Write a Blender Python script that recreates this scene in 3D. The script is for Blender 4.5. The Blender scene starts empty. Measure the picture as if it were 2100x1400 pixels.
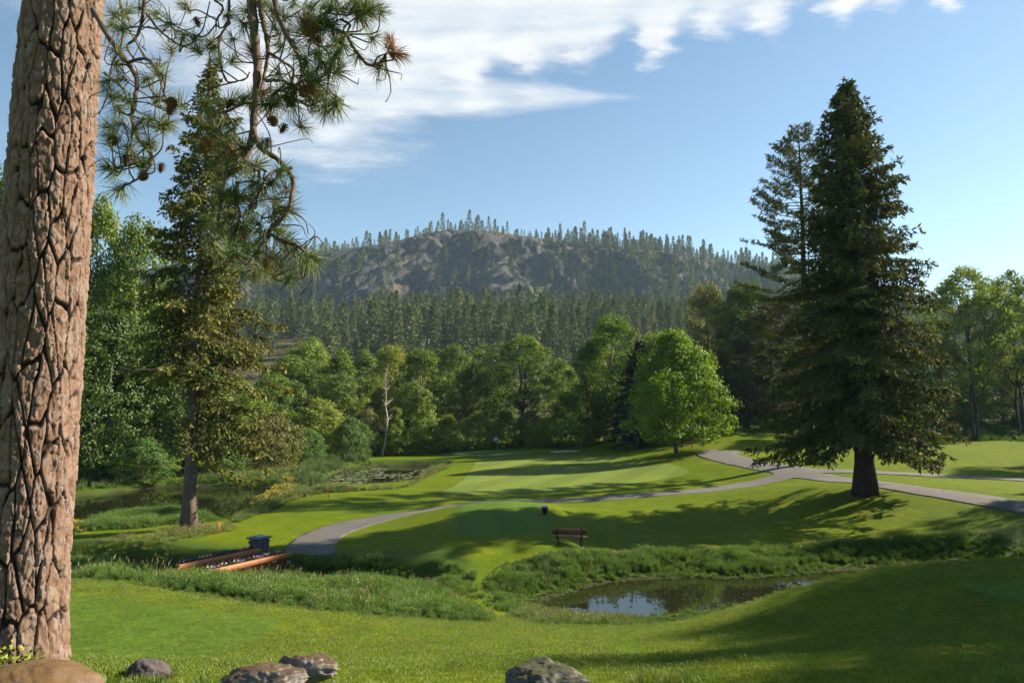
import bpy, math, random
import numpy as np
from mathutils import Vector, Matrix
from mathutils.geometry import delaunay_2d_cdt

R = math.radians
scene = bpy.context.scene
COL = scene.collection
rng = np.random.default_rng(7)

# ------------------------------------------------------------------ camera
CAMZ = 8.25                      # water level is z = 0
PPY = 680.0                      # the photo is cropped a little off centre
PITCH = math.atan(150 / 1400)
CP, SP = math.cos(PITCH), math.sin(PITCH)
cam_d = bpy.data.cameras.new('camera')
cam_d.sensor_width = 36.0
cam_d.lens = 36.0 * 1400 / 2100
cam_d.shift_y = -(700 - PPY) / 2100
cam_d.clip_start = 0.1
cam_d.clip_end = 9000
cam = bpy.data.objects.new('camera', cam_d)
cam.location = (0, 0, CAMZ)
cam.rotation_euler = (math.pi / 2 + PITCH, 0, 0)
COL.objects.link(cam)
scene.camera = cam

# ------------------------------------------------------------------ light
SUN_AZ, SUN_EL = R(72), R(31.5)    # azimuth clockwise from the view direction (+Y)
SUN_DIR = Vector((math.sin(SUN_AZ) * math.cos(SUN_EL), math.cos(SUN_AZ) * math.cos(SUN_EL), math.sin(SUN_EL)))
sun_d = bpy.data.lights.new('sun', 'SUN')
sun_d.energy = 5.0
sun_d.angle = R(0.6)
sun_d.color = (1.0, 0.86, 0.66)
sun = bpy.data.objects.new('sun', sun_d)
sun.rotation_euler = (-SUN_DIR).to_track_quat('-Z', 'Y').to_euler()
sun.location = (60, 20, 60)
COL.objects.link(sun)

scene.view_settings.view_transform = 'Standard'
scene.view_settings.look = 'None'
scene.view_settings.gamma = 1.0
scene.view_settings.use_curve_mapping = False
scene.view_settings.exposure = 1.62
scene.render.engine = 'CYCLES'
cy = scene.cycles
cy.use_denoising = True
cy.denoiser = 'OPENIMAGEDENOISE'
cy.denoising_input_passes = 'RGB_ALBEDO_NORMAL'
cy.max_bounces = 6
cy.diffuse_bounces = 3
cy.glossy_bounces = 2
cy.transmission_bounces = 3
cy.transparent_max_bounces = 4
cy.volume_bounces = 0
cy.caustics_reflective = False
cy.caustics_refractive = False
cy.sample_clamp_indirect = 4.0
cy.use_adaptive_sampling = True
cy.adaptive_threshold = 0.02

# ---------------------------------------------------------- node utilities
class NT:
    """tiny helper to wire shader nodes"""
    def __init__(self, tree):
        self.t = tree
        tree.nodes.clear()
    def n(self, typ, **kw):
        nd = self.t.nodes.new(typ)
        ins = kw.pop('ins', {})
        for k, v in kw.items():
            setattr(nd, k, v)
        for k, v in ins.items():
            self.set(nd.inputs[k], v)
        return nd
    def set(self, sock, v):
        if isinstance(v, bpy.types.NodeSocket):
            self.t.links.new(v, sock)
        elif isinstance(v, bpy.types.Node):
            self.t.links.new(v.outputs[0], sock)
        else:
            if isinstance(v, (tuple, list)) and len(v) == 3 and sock.type == 'RGBA':
                v = (*v, 1)
            sock.default_value = v
    def math(self, op, a, b=None, c=None, clamp=False):
        nd = self.t.nodes.new('ShaderNodeMath'); nd.operation = op; nd.use_clamp = clamp
        self.set(nd.inputs[0], a)
        if b is not None: self.set(nd.inputs[1], b)
        if c is not None: self.set(nd.inputs[2], c)
        return nd.outputs[0]
    def vmath(self, op, a, b=None):
        nd = self.t.nodes.new('ShaderNodeVectorMath'); nd.operation = op
        self.set(nd.inputs[0], a)
        if b is not None: self.set(nd.inputs[1], b)
        return nd.outputs['Value'] if op in ('DOT_PRODUCT', 'LENGTH', 'DISTANCE') else nd.outputs[0]
    def mix(self, f, a, b, typ='MIX'):
        nd = self.t.nodes.new('ShaderNodeMix'); nd.data_type = 'RGBA'; nd.blend_type = typ
        nd.clamp_factor = True
        self.set(nd.inputs[0], f)
        self.set(nd.inputs[6], a); self.set(nd.inputs[7], b)
        return nd.outputs[2]
    def ramp(self, f, stops, interp='LINEAR'):
        nd = self.t.nodes.new('ShaderNodeValToRGB'); nd.color_ramp.interpolation = interp
        el = nd.color_ramp.elements
        while len(el) < len(stops): el.new(0.5)
        for e, (p, c) in zip(el, stops):
            e.position = p
            e.color = (*c, 1) if isinstance(c, (tuple, list)) else (c, c, c, 1)
        self.set(nd.inputs[0], f)
        return nd.outputs[0]
    def smooth(self, x, a, b):
        nd = self.t.nodes.new('ShaderNodeMapRange'); nd.interpolation_type = 'SMOOTHSTEP'
        self.set(nd.inputs[0], x); self.set(nd.inputs[1], a); self.set(nd.inputs[2], b)
        return nd.outputs[0]
    def noise(self, vec, scale, detail=4, rough=0.55, dist=0.0, dim='3D'):
        nd = self.t.nodes.new('ShaderNodeTexNoise'); nd.noise_dimensions = dim
        if vec is not None: self.set(nd.inputs['Vector'], vec)
        nd.inputs['Scale'].default_value = scale
        nd.inputs['Detail'].default_value = detail
        nd.inputs['Roughness'].default_value = rough
        nd.inputs['Distortion'].default_value = dist
        return nd.outputs[0]

# ------------------------------------------------------------------ world
world = bpy.data.worlds.new('World')
scene.world = world
world.use_nodes = True
w = NT(world.node_tree)
out = w.n('ShaderNodeOutputWorld')
bg = w.n('ShaderNodeBackground', ins={'Strength': 0.05})
w.set(out.inputs['Surface'], bg)
sky = w.n('ShaderNodeTexSky', sky_type='NISHITA', sun_disc=False, sun_elevation=SUN_EL,
          sun_rotation=SUN_AZ, altitude=400, air_density=1.0, dust_density=0.2, ozone_density=2.0)
tc = w.n('ShaderNodeTexCoord')
dirv = w.vmath('NORMALIZE', tc.outputs['Generated'])
sep = w.n('ShaderNodeSeparateXYZ', ins={0: dirv})
dz = w.math('MAXIMUM', sep.outputs[2], 0.06)
pxx = w.math('DIVIDE', sep.outputs[0], dz)
pyy = w.math('DIVIDE', sep.outputs[1], dz)
plane = w.n('ShaderNodeCombineXYZ', ins={0: pxx, 1: pyy, 2: 0.0}).outputs[0]
# high cloud: a veil whose far edge breaks into ripples (C), a tongue reaching out from it (A), soft wisps below it (B)
def nz(scx, scy, sc, det, ro, dist=0.0):
    v = w.n('ShaderNodeCombineXYZ', ins={0: w.math('MULTIPLY', pxx, scx), 1: w.math('MULTIPLY', pyy, scy), 2: 0.0}).outputs[0]
    return w.math('SUBTRACT', w.noise(v, sc, det, ro, dist), 0.5)
n1 = nz(1, 1.6, 1.6, 5, 0.6); n2 = nz(1, 1.5, 4.5, 6, 0.62, 0.3); n3 = nz(1, 1.3, 13.0, 6, 0.65, 0.5)
nn = w.math('ADD', w.math('MULTIPLY', n1, 0.7), w.math('ADD', w.math('MULTIPLY', n2, 0.55), w.math('MULTIPLY', n3, 0.28)))
# ripples run across the edge
tt = w.math('ADD', w.math('DIVIDE', pxx, pyy), w.math('ADD', w.math('MULTIPLY', n1, 0.30), w.math('MULTIPLY', pyy, 0.05)))
rip = w.math('MULTIPLY_ADD', w.math('ADD', w.math('MULTIPLY', w.math('SINE', w.math('MULTIPLY', tt, 66.0)), 0.65), w.math('MULTIPLY', w.math('SINE', w.math('MULTIPLY_ADD', tt, 41.0, 1.0)), 0.45)), 0.5, 0.5)
sC = w.math('SUBTRACT', w.math('SUBTRACT', 2.00, w.math('MULTIPLY', w.math('SUBTRACT', pxx, 0.1), 0.40)), pyy)
edge = w.smooth(sC, 0.55, 0.05)
sCr = w.math('ADD', sC, w.math('MULTIPLY', w.math('MULTIPLY', w.math('SUBTRACT', rip, 0.62), edge), w.smooth(pxx, -0.5, 0.25)))
sCr = w.math('ADD', w.math('MULTIPLY', w.math('SUBTRACT', sCr, sC), w.math('ADD', 0.22, w.math('MULTIPLY', n2, 0.5))), w.math('ADD', sC, w.math('MULTIPLY', nn, 0.46)))
dC = w.math('MULTIPLY', w.smooth(sCr, -0.04, 0.20), w.smooth(w.math('ADD', pyy, w.math('MULTIPLY', nn, 0.8)), 0.75, 1.45))
wA = w.math('MULTIPLY', w.math('POWER', w.math('MULTIPLY', w.math('SUBTRACT', 0.43, pxx), 1.7, clamp=True), 0.7), 0.20)
sA = w.math('SUBTRACT', wA, w.math('ABSOLUTE', w.math('SUBTRACT', pyy, 2.14)))
dA = w.smooth(w.math('ADD', sA, w.math('MULTIPLY', nn, 0.13)), 0.0, 0.13)
sB = w.math('MINIMUM', w.math('SUBTRACT', 3.05, pyy), w.math('SUBTRACT', -0.20, w.math('ADD', pxx, w.math('MULTIPLY', w.math('SUBTRACT', pyy, 2.3), 0.38))))
sB = w.math('MINIMUM', sB, w.math('SUBTRACT', pyy, 2.0))
dB = w.math('MULTIPLY', w.smooth(w.math('ADD', sB, w.math('MULTIPLY', nn, 0.75)), 0.0, 0.50), 0.85)
inv = w.math('MULTIPLY', w.math('SUBTRACT', 1.0, dA), w.math('MULTIPLY', w.math('SUBTRACT', 1.0, dB), w.math('SUBTRACT', 1.0, dC)))
dens = w.math('SUBTRACT', 1.0, inv)
left_fade = w.smooth(w.math('ADD', w.math('ADD', pxx, w.math('MULTIPLY', pyy, 0.12)), w.math('MULTIPLY', nn, 0.9)), -1.20, -0.35)
dens = w.math('MULTIPLY', dens, left_fade)
dens = w.math('MULTIPLY', dens, w.math('ADD', 0.95, w.math('MULTIPLY', n2, 0.7)), clamp=True)
# small wisps away from the sheet
wis = w.smooth(w.math('ADD', w.math('ADD', n2, w.math('MULTIPLY', n3, 0.8)), 0.5), 0.72, 0.90)
wism = w.smooth(nz(1, 1, 1.9, 2, 0.5), 0.03, 0.20)
wis = w.math('MULTIPLY', wis, w.math('MULTIPLY', wism, 0.5))
hz = w.smooth(sep.outputs[2], 0.10, 0.25)
dens = w.math('MULTIPLY', w.math('MAXIMUM', dens, wis), hz)
shade = w.math('ADD', w.math('ADD', 0.55, w.math('MULTIPLY', nz(0.7, 4.0, 1.7, 4, 0.5), 1.1)), w.math('MULTIPLY', w.math('SUBTRACT', rip, 0.5), w.math('MULTIPLY', edge, 0.22)))
ccol = w.ramp(shade, [(0.30, (4.0, 4.7, 5.4)), (0.62, (6.3, 6.45, 6.55))])
skyc = w.mix(1.0, sky.outputs[0], (1.22, 1.24, 1.12), 'MULTIPLY')
mixc = w.mix(dens, skyc, ccol)
w.set(bg.inputs['Color'], mixc)

# --------------------------------------------------------------- geometry
def fade(t): return t * t * t * (t * (t * 6 - 15) + 10)
_perm = np.random.default_rng(3).random(65536)
def vnoise(x, y, seed=0):
    xi = np.floor(x).astype(np.int64); yi = np.floor(y).astype(np.int64)
    fx = fade(x - xi); fy = fade(y - yi)
    def h(a, b): return _perm[((a * 73856093) ^ (b * 19349663) ^ (seed * 83492791)) & 65535]
    return (h(xi, yi) * (1 - fx) + h(xi + 1, yi) * fx) * (1 - fy) + (h(xi, yi + 1) * (1 - fx) + h(xi + 1, yi + 1) * fx) * fy
def fbm(x, y, oct=4, seed=0, gain=0.5):
    a, s, n = 1.0, 0.0, 0.0
    for i in range(oct):
        s = s + a * (vnoise(x, y, seed + i) * 2 - 1); n += a
        x = x * 2.03 + 11.7; y = y * 2.03 + 5.3; a *= gain
    return s / n
def ridged(x, y, oct=4, seed=0):
    a, s, n = 1.0, 0.0, 0.0
    for i in range(oct):
        s = s + a * (1 - np.abs(vnoise(x, y, seed + i) * 2 - 1)); n += a
        x = x * 2.1 + 3.1; y = y * 2.1 + 7.7; a *= 0.5
    return s / n
def sstep(x, a, b):
    t = np.clip((x - a) / (b - a), 0, 1)
    return t * t * (3 - 2 * t)

def mk_mesh(name, V, Q=None, T=None, mats=(), fmat=None, smooth=False, attrs=None):
    """mesh from arrays: quads first, then triangles; attrs = {name: per-vertex floats}"""
    me = bpy.data.meshes.new(name)
    V = np.asarray(V, dtype=np.float32).reshape(-1, 3)
    nq = 0 if Q is None else len(Q); nt = 0 if T is None else len(T)
    me.vertices.add(len(V)); me.vertices.foreach_set('co', V.ravel())
    idx = []
    if nq: idx.append(np.asarray(Q, dtype=np.int32).ravel())
    if nt: idx.append(np.asarray(T, dtype=np.int32).ravel())
    idx = np.concatenate(idx)
    me.loops.add(len(idx)); me.loops.foreach_set('vertex_index', idx)
    me.polygons.add(nq + nt)
    st = np.concatenate([np.arange(nq, dtype=np.int32) * 4, nq * 4 + np.arange(nt, dtype=np.int32) * 3])
    me.polygons.foreach_set('loop_start', st)
    for m in mats: me.materials.append(m)
    if fmat is not None: me.polygons.foreach_set('material_index', np.asarray(fmat, dtype=np.int32))
    if smooth is True: me.polygons.foreach_set('use_smooth', np.ones(nq + nt, dtype=bool))
    elif smooth is not False and smooth is not None: me.polygons.foreach_set('use_smooth', np.asarray(smooth, dtype=bool))
    for k, a in (attrs or {}).items():
        at = me.attributes.new(k, 'FLOAT', 'POINT'); at.data.foreach_set('value', np.asarray(a, dtype=np.float32))
    me.update(calc_edges=True)
    return me

def link(name, me, parent=None, loc=None, rot=None, label=None, cat=None, group=None, kind=None):
    o = bpy.data.objects.new(name, me); COL.objects.link(o)
    if parent is not None: o.parent = parent
    if loc is not None: o.location = loc
    if rot is not None: o.rotation_euler = rot
    if label: o['label'] = label
    if cat: o['category'] = cat
    if group: o['group'] = group
    if kind: o['kind'] = kind
    return o
def thing(name, label, cat, loc=(0, 0, 0), rotz=0.0, group=None):
    return link(name, None, None, loc, (0, 0, rotz), label, cat, group)

class Geo:
    """collects vertices, quads and triangles"""
    def __init__(s): s.V = []; s.Q = []; s.T = []; s.A = []; s.qm = []; s.tm = []; s.n = 0
    def add(s, V, Q=None, T=None, a=0.5, m=0):
        V = np.asarray(V, dtype=float).reshape(-1, 3)
        if Q is not None and len(Q): Q = np.asarray(Q) + s.n; s.Q.append(Q); s.qm.append(np.full(len(Q), m))
        if T is not None and len(T): T = np.asarray(T) + s.n; s.T.append(T); s.tm.append(np.full(len(T), m))
        s.V.append(V); s.A.append(np.broadcast_to(np.asarray(a, dtype=float), (len(V),)).copy()); s.n += len(V)
    def box(s, c, size, rot=None, m=0, a=0.5, bev=0.0):
        hx, hy, hz_ = np.asarray(size) / 2
        if bev:
            b = min(bev, hx * .9, hy * .9, hz_ * .9)
            v = []
            for sx in (-1, 1):
                for sy in (-1, 1):
                    for sz in (-1, 1):
                        v += [(sx * hx, sy * (hy - b), sz * (hz_ - b)), (sx * (hx - b), sy * hy, sz * (hz_ - b)), (sx * (hx - b), sy * (hy - b), sz * hz_)]
            v = np.array(v)
            def I(sx, sy, sz, k): return ((sx > 0) * 4 + (sy > 0) * 2 + (sz > 0)) * 3 + k
            q = []; t = []
            for sg in (-1, 1):
                f = [I(sg, -1, -1, 0), I(sg, 1, -1, 0), I(sg, 1, 1, 0), I(sg, -1, 1, 0)]; q.append(f if sg > 0 else f[::-1])
                f = [I(-1, sg, -1, 1), I(-1, sg, 1, 1), I(1, sg, 1, 1), I(1, sg, -1, 1)]; q.append(f if sg > 0 else f[::-1])
                f = [I(-1, -1, sg, 2), I(1, -1, sg, 2), I(1, 1, sg, 2), I(-1, 1, sg, 2)]; q.append(f if sg > 0 else f[::-1])
            for a_ in (-1, 1):
                for b_ in (-1, 1):
                    q.append([I(a_, b_, -1, 0), I(a_, b_, 1, 0), I(a_, b_, 1, 1), I(a_, b_, -1, 1)][::(-1 if a_ * b_ < 0 else 1)])
                    q.append([I(a_, -1, b_, 0), I(a_, -1, b_, 2), I(a_, 1, b_, 2), I(a_, 1, b_, 0)][::(1 if a_ * b_ > 0 else -1)][::-1])
                    q.append([I(-1, a_, b_, 1), I(-1, a_, b_, 2), I(1, a_, b_, 2), I(1, a_, b_, 1)][::(1 if a_ * b_ > 0 else -1)])
            for sx in (-1, 1):
                for sy in (-1, 1):
                    for sz in (-1, 1):
                        f = [I(sx, sy, sz, 0), I(sx, sy, sz, 1), I(sx, sy, sz, 2)]
                        t.append(f if sx * sy * sz > 0 else f[::-1])
        else:
            v = np.array([(x, y, z) for x in (-hx, hx) for y in (-hy, hy) for z in (-hz_, hz_)])
            q = [(0, 1, 3, 2), (4, 6, 7, 5), (0, 4, 5, 1), (2, 3, 7, 6), (0, 2, 6, 4), (1, 5, 7, 3)]; t = None
        if rot is not None: v = v @ np.array(rot).T
        s.add(v + np.asarray(c), q, t, a, m)
    def tube(s, pts, rad, seg=8, m=0, a=0.5, cap=True):
        pts = np.asarray(pts, dtype=float); n = len(pts)
        rad = np.broadcast_to(np.asarray(rad, dtype=float), (n,))
        tan = np.gradient(pts, axis=0); tan /= np.linalg.norm(tan, axis=1)[:, None] + 1e-9
        ref = np.array([0., 0., 1.]) if abs(tan[0][2]) < 0.9 else np.array([1., 0, 0])
        u = np.cross(tan[0], ref); u /= np.linalg.norm(u)
        ang = np.arange(seg) * 2 * np.pi / seg
        V = []
        for i in range(n):
            u = u - tan[i] * np.dot(u, tan[i]); u /= np.linalg.norm(u) + 1e-9
            v = np.cross(tan[i], u)
            V.append(pts[i] + rad[i] * (np.cos(ang)[:, None] * u + np.sin(ang)[:, None] * v))
        V = np.concatenate(V)
        Q = [(i * seg + j, i * seg + (j + 1) % seg, (i + 1) * seg + (j + 1) % seg, (i + 1) * seg + j) for i in range(n - 1) for j in range(seg)]
        T = []
        if cap:
            V = np.vstack([V, pts[:1], pts[-1:]]); c0 = n * seg; c1 = c0 + 1
            T = [(c0, (j + 1) % seg, j) for j in range(seg)] + [(c1, (n - 1) * seg + j, (n - 1) * seg + (j + 1) % seg) for j in range(seg)]
        s.add(V, Q, T, a, m)
    def lathe(s, prof, seg=16, m=0, a=0.5, c=(0, 0, 0)):
        prof = np.asarray(prof, dtype=float); ang = np.arange(seg) * 2 * np.pi / seg
        V = np.concatenate([np.stack([r * np.cos(ang), r * np.sin(ang), np.full(seg, z)], 1) for r, z in prof]) + np.asarray(c)
        n = len(prof)
        Q = [(i * seg + j, i * seg + (j + 1) % seg, (i + 1) * seg + (j + 1) % seg, (i + 1) * seg + j) for i in range(n - 1) for j in range(seg)]
        s.add(V, Q, None, a, m)
    def cards(s, c, d, side, ln, wd, a, m=0, mid=0.45):
        """diamond leaves: base at c, pointing along d, half width along side"""
        c = np.asarray(c); N = len(c)
        ln = np.broadcast_to(ln, (N,))[:, None]; wd = np.broadcast_to(wd, (N,))[:, None]
        V = np.stack([c, c + d * ln * mid + side * wd, c + d * ln, c + d * ln * mid - side * wd], 1).reshape(-1, 3)
        Q = np.arange(N * 4).reshape(-1, 4)
        s.add(V, Q, None, np.repeat(np.broadcast_to(a, (N,)), 4), m)
    def mesh(s, name, mats, smooth=False):
        V = np.concatenate(s.V); A = np.concatenate(s.A)
        Q = np.concatenate(s.Q) if s.Q else None; T = np.concatenate(s.T) if s.T else None
        fm = np.concatenate(s.qm + s.tm) if (s.qm or s.tm) else None
        return mk_mesh(name, V, Q, T, mats, fm, smooth, {'rnd': A})

def unit(v): return v / (np.linalg.norm(v, axis=-1, keepdims=True) + 1e-9)
def rdirs(n, r=rng): return unit(r.normal(size=(n, 3)))
def spline(P, n=24):
    """Catmull-Rom through P"""
    P = np.asarray(P, dtype=float)
    if len(P) < 3: 
        t = np.linspace(0, 1, n)[:, None]; return P[0] * (1 - t) + P[-1] * t
    Q = np.vstack([2 * P[0] - P[1], P, 2 * P[-1] - P[-2]]); m = len(P) - 1
    u = np.linspace(0, m - 1e-6, n); i = u.astype(int); t = (u - i)[:, None]
    p0, p1, p2, p3 = Q[i], Q[i + 1], Q[i + 2], Q[i + 3]
    return 0.5 * (2 * p1 + (p2 - p0) * t + (2 * p0 - 5 * p1 + 4 * p2 - p3) * t ** 2 + (3 * p1 - p0 - 3 * p2 + p3) * t ** 3)

# photo pixel -> ray, at forward distance Y
def at(px, py, Y):
    u = (px - 1050) / 1400; v = (PPY - py) / 1400
    k = Y / (CP - v * SP)
    return np.array([u * k, Y, CAMZ + (SP + v * CP) * k])

def far_y(Y):
    """forward distance of a ground point on the flat, allowing for the crop"""
    q = 9520.0 / Y
    return Y * q / (q + 20) * (8.25 / 7.75)

# ------------------------------------------------------------------ terrain
CTRL = [  # photo x, y and forward distance of ground points
 (40,1345,8.0),(100,1400,7.0),(300,1395,8.2),(560,1398,8.2),(800,1400,8.2),(1110,1400,8.0),(1500,1400,7.5),(2100,1400,6.5),
 (150,1360,12.6),(400,1352,12.8),(150,1280,15.0),(350,1300,14.3),(560,1305,14.1),(140,1215,17.6),(350,1240,16.5),(570,1272,15.3),
 (140,1190,20.2),(500,1230,19.2),(800,1268,18.8),(1000,1278,19.3),(1200,1288,19.8),(1400,1282,20.4),
 (800,1320,13.5),(1100,1340,12.5),(1300,1310,16.0),
 (1500,1256,21.0),(1600,1216,21.0),(1750,1180,20.5),(1900,1162,20.0),(2100,1153,19.5),(2000,1280,12.5),(1700,1320,12.0),(1400,1350,12.0),(2350,1150,19),
 (1168,1122,35.7),(1000,1160,32.2),(940,1190,29.7),(1300,1130,36.4),(1500,1125,36.8),(1700,1112,37.8),(1900,1095,38.6),(2050,1090,38),(2100,1112,35),
 (940,1103,34.2),(1130,1100,35.0),(940,1036,46.6),(1115,1036,46.6),(1030,1070,39.4),(1030,1027,49.0),(935,1070,39.4),(1120,1070,39.4),
 (690,1120,36),(760,1080,43),(880,1047,50.5),(840,1095,38.2),(1230,1068,44.5),(1300,1060,46),(1240,1100,39),(900,1130,34.0),(1050,1128,34.4),(800,1140,33),(880,1165,31),
 (630,1140,34),(600,1110,38),(700,1080,43),(860,1045,51),(1110,1029,56),(1300,1018,58),(1500,1000,62),(1600,985,64),
 (1775,1012,48),(1650,1000,53),(1900,1010,47),(2090,1040,42),(2000,1060,41),(1600,1060,45.5),(1850,1070,41),(1450,1080,42.5),(1400,1040,50),
 (1650,965,68),(1500,945,82),(1440,928,95),(2090,985,58),(1900,980,60),(1900,930,90),(2090,925,92),(2050,905,110),(1600,925,90),(1580,914,95),
 (1500,887,113),(1570,888,113),(1620,893,112),(1450,888,113),(1390,908,113),(1290,915,118),(1388,928,98),
 (1000,1000,66),(1200,980,74),(1300,950,92),(1000,960,90),(1100,940,105),(1250,930,112),(1000,928,122),(920,935,118),(1060,921,128),(1000,922,130),
 (560,1050,50),(650,1020,59),(800,1000,67),(450,1090,41),(250,1110,37.5),(200,1140,34),(380,1088,41),
 (200,1000,70),(420,985,76),(550,960,93),(300,985,76),(620,965,90),(730,930,125),(850,935,118),(500,930,125),
]
RAW = [  # world x, y, height above the water
 (-90,130,0.9),(-30,132,1.0),(30,132,1.7),(70,124,3.4),(125,120,4.0),(-160,150,1),(-60,40,1.0),(-60,15,2.8),(-26,12,3.1),(60,40,2.6),(50,15,4.6),(26,10,4.4),
 (0,-15,5.6),(-25,-10,5.4),(25,-10,5.8),(0,0,5.9),(0,4,5.25),(-6,4,5.2),(7,3,5.6),(-200,230,1.2),(0,230,1.5),(200,230,2.5),(-200,0,2),(200,0,3.5),
 (8.0,26,0.2),(13.5,26,0.4),(19,26.5,0.5),(26,27,0.8),(-14,29,0.75),(-17,27,0.9),(-22,24,1.6),(-25,46,0.55),(-21,48.5,0.5),(-18,51,0.45),(-29,45,0.6),
]
CP3 = np.array([at(c[0], c[1], c[2] * (c[1] - 850) / (c[1] - 830) * (8.25 / 7.75) if c[1] > 926 else far_y(c[2])) for c in CTRL] + [np.array(r, dtype=float) for r in RAW])
def _phi(r2): return np.sqrt(r2 + 9.0)
_A = np.zeros((len(CP3) + 3,) * 2)
_d2 = ((CP3[:, None, :2] - CP3[None, :, :2]) ** 2).sum(-1)
_n = len(CP3)
_A[:_n, :_n] = _phi(_d2) - 0.12 * np.eye(_n)
_A[:_n, _n] = 1; _A[:_n, _n + 1:] = CP3[:, :2] / 50
_A[_n:, :_n] = _A[:_n, _n:].T
_W = np.linalg.solve(_A, np.concatenate([CP3[:, 2], np.zeros(3)]))
def base_z(x, y):
    x = np.asarray(x, dtype=float); y = np.asarray(y, dtype=float)
    sh = x.shape; x = x.ravel(); y = y.ravel(); out = np.empty(len(x))
    for k in range(0, len(x), 40000):
        a, b = x[k:k + 40000], y[k:k + 40000]
        d2 = (a[:, None] - CP3[None, :, 0]) ** 2 + (b[:, None] - CP3[None, :, 1]) ** 2
        out[k:k + 40000] = _phi(d2) @ _W[:_n] + _W[_n] + _W[_n + 1] * a / 50 + _W[_n + 2] * b / 50
    r = np.hypot(x, y)
    out = out + (1.5 - out) * sstep(r, 200, 330)
    return out.reshape(sh)

def wpoly(pts, z=0.0):
    """photo outline lying at height z -> world xy"""
    o = []
    for px, py in pts:
        p = at(px, py, 10.0); k = (z - CAMZ) / (p[2] - CAMZ); o.append((p[0] * k, 10.0 * k))
    return np.array(o)
def closed_smooth(P, n=6):
    P = np.asarray(P, dtype=float); m = len(P); o = []
    for i in range(m):
        p0, p1, p2, p3 = P[i - 1], P[i], P[(i + 1) % m], P[(i + 2) % m]
        for t in np.arange(n) / n:
            o.append(0.5 * (2 * p1 + (p2 - p0) * t + (2 * p0 - 5 * p1 + 4 * p2 - p3) * t ** 2 + (3 * p1 - p0 - 3 * p2 + p3) * t ** 3))
    return np.array(o)
def inside(P, x, y):
    c = np.zeros(x.shape, dtype=bool); j = len(P) - 1
    for i in range(len(P)):
        xi, yi = P[i]; xj, yj = P[j]
        if yi != yj:
            c ^= ((yi > y) != (yj > y)) & (x < (xj - xi) * (y - yi) / (yj - yi) + xi)
        j = i
    return c
def sdist(P, x, y):
    d = np.full(x.shape, 1e9)
    for i in range(len(P)):
        a = P[i - 1]; b = P[i]; ab = b - a; L = (ab ** 2).sum() + 1e-12
        t = np.clip(((x - a[0]) * ab[0] + (y - a[1]) * ab[1]) / L, 0, 1)
        d = np.minimum(d, np.hypot(x - a[0] - t * ab[0], y - a[1] - t * ab[1]))
    return np.where(inside(P, x, y), -d, d)

POND_A = closed_smooth(wpoly([(-150,1090),(40,1088),(165,1086),(205,1062),(300,1048),(370,1046),(425,1058),(447,1079),(470,1072),(492,1047),(542,1018),(546,1004),(400,1001),(330,1000),(250,1008),(160,1020),(0,1022),(-150,1020)]), 4)
POND_B = closed_smooth(wpoly([(655,1000),(690,972),(740,958),(870,955),(905,959),(862,976),(832,994),(765,1002),(690,1003)]), 4)
LEVC = 0.28
POND_C = closed_smooth(wpoly([(1100,1240),(1150,1223),(1250,1196),(1400,1186),(1550,1186),(1700,1173),(1900,1158),(2100,1152),(2300,1146),(2300,1168),(1900,1190),(1650,1222),(1500,1240),(1400,1254),(1300,1263),(1200,1263),(1130,1254)], LEVC), 4)
POND_D = closed_smooth(wpoly([(60,1160),(250,1160),(420,1176),(560,1192),(700,1203),(820,1210),(868,1213),(874,1226),(840,1236),(760,1240),(620,1230),(480,1212),(340,1192),(200,1180),(60,1176)]), 4)
PONDS = [POND_A, POND_B, POND_C, POND_D]
_PB = [(p.min(0) - 5, p.max(0) + 5) for p in PONDS]
def water_sd(x, y):
    x = np.asarray(x, dtype=float); y = np.asarray(y, dtype=float)
    d = np.full(x.shape, 50.0)
    for P, (lo, hi) in zip(PONDS, _PB):
        m = (x > lo[0]) & (x < hi[0]) & (y > lo[1]) & (y < hi[1])
        if m.any(): d[m] = np.minimum(d[m], sdist(P, x[m], y[m]))
    return d
def ground(x, y):
    x = np.atleast_1d(np.asarray(x, dtype=float)); y = np.atleast_1d(np.asarray(y, dtype=float))
    z = base_z(x, y); sd = water_sd(x, y)
    lo, hi = _PB[2]; inC = (x > lo[0]) & (x < hi[0]) & (y > lo[1]) & (y < hi[1])
    lev = np.zeros(x.shape); 
    if inC.any(): lev[inC] = LEVC * sstep(sdist(POND_C, x[inC], y[inC]), 3.0, 1.5)
    w_ = 1.0 + 0.9 * sstep(x, -1, 3) + 0.012 * np.clip(y - 30, 0, 100)
    bank = sstep(sd, -0.15, w_)
    z = np.where(sd < w_ * 1.01, np.where(sd < 0, lev + 0.02, lev + 0.02 + (np.maximum(z, lev + 0.15) - lev - 0.02) * bank), np.maximum(z, lev + 0.12))
    z = np.where(sd < 0.25, z - 0.7 * sstep(-sd, -0.25, 1.3), z)
    return z
def gz(x, y): return float(ground([x], [y])[0])

def drop(px, py, y0=5.0, y1=190.0):
    """first hit of the photo ray with the ground"""
    Y = np.geomspace(y0, y1, 500)
    p = np.array([at(px, py, 1.0)[0], 1.0, at(px, py, 1.0)[2] - CAMZ])
    x = p[0] * Y; z = CAMZ + p[2] * Y
    g = ground(x, Y); hit = np.where(z <= g)[0]
    if not len(hit): return np.array([p[0] * y1, y1, gz(p[0] * y1, y1)])
    i = hit[0]
    if i == 0: return np.array([x[0], Y[0], g[0]])
    a = z[i - 1] - g[i - 1]; b = g[i] - z[i]; t = a / (a + b + 1e-9)
    yy = Y[i - 1] + t * (Y[i] - Y[i - 1]); return np.array([p[0] * yy, yy, gz(p[0] * yy, yy)])
def dpoly(pts): return np.array([drop(*p)[:2] for p in pts])

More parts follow.
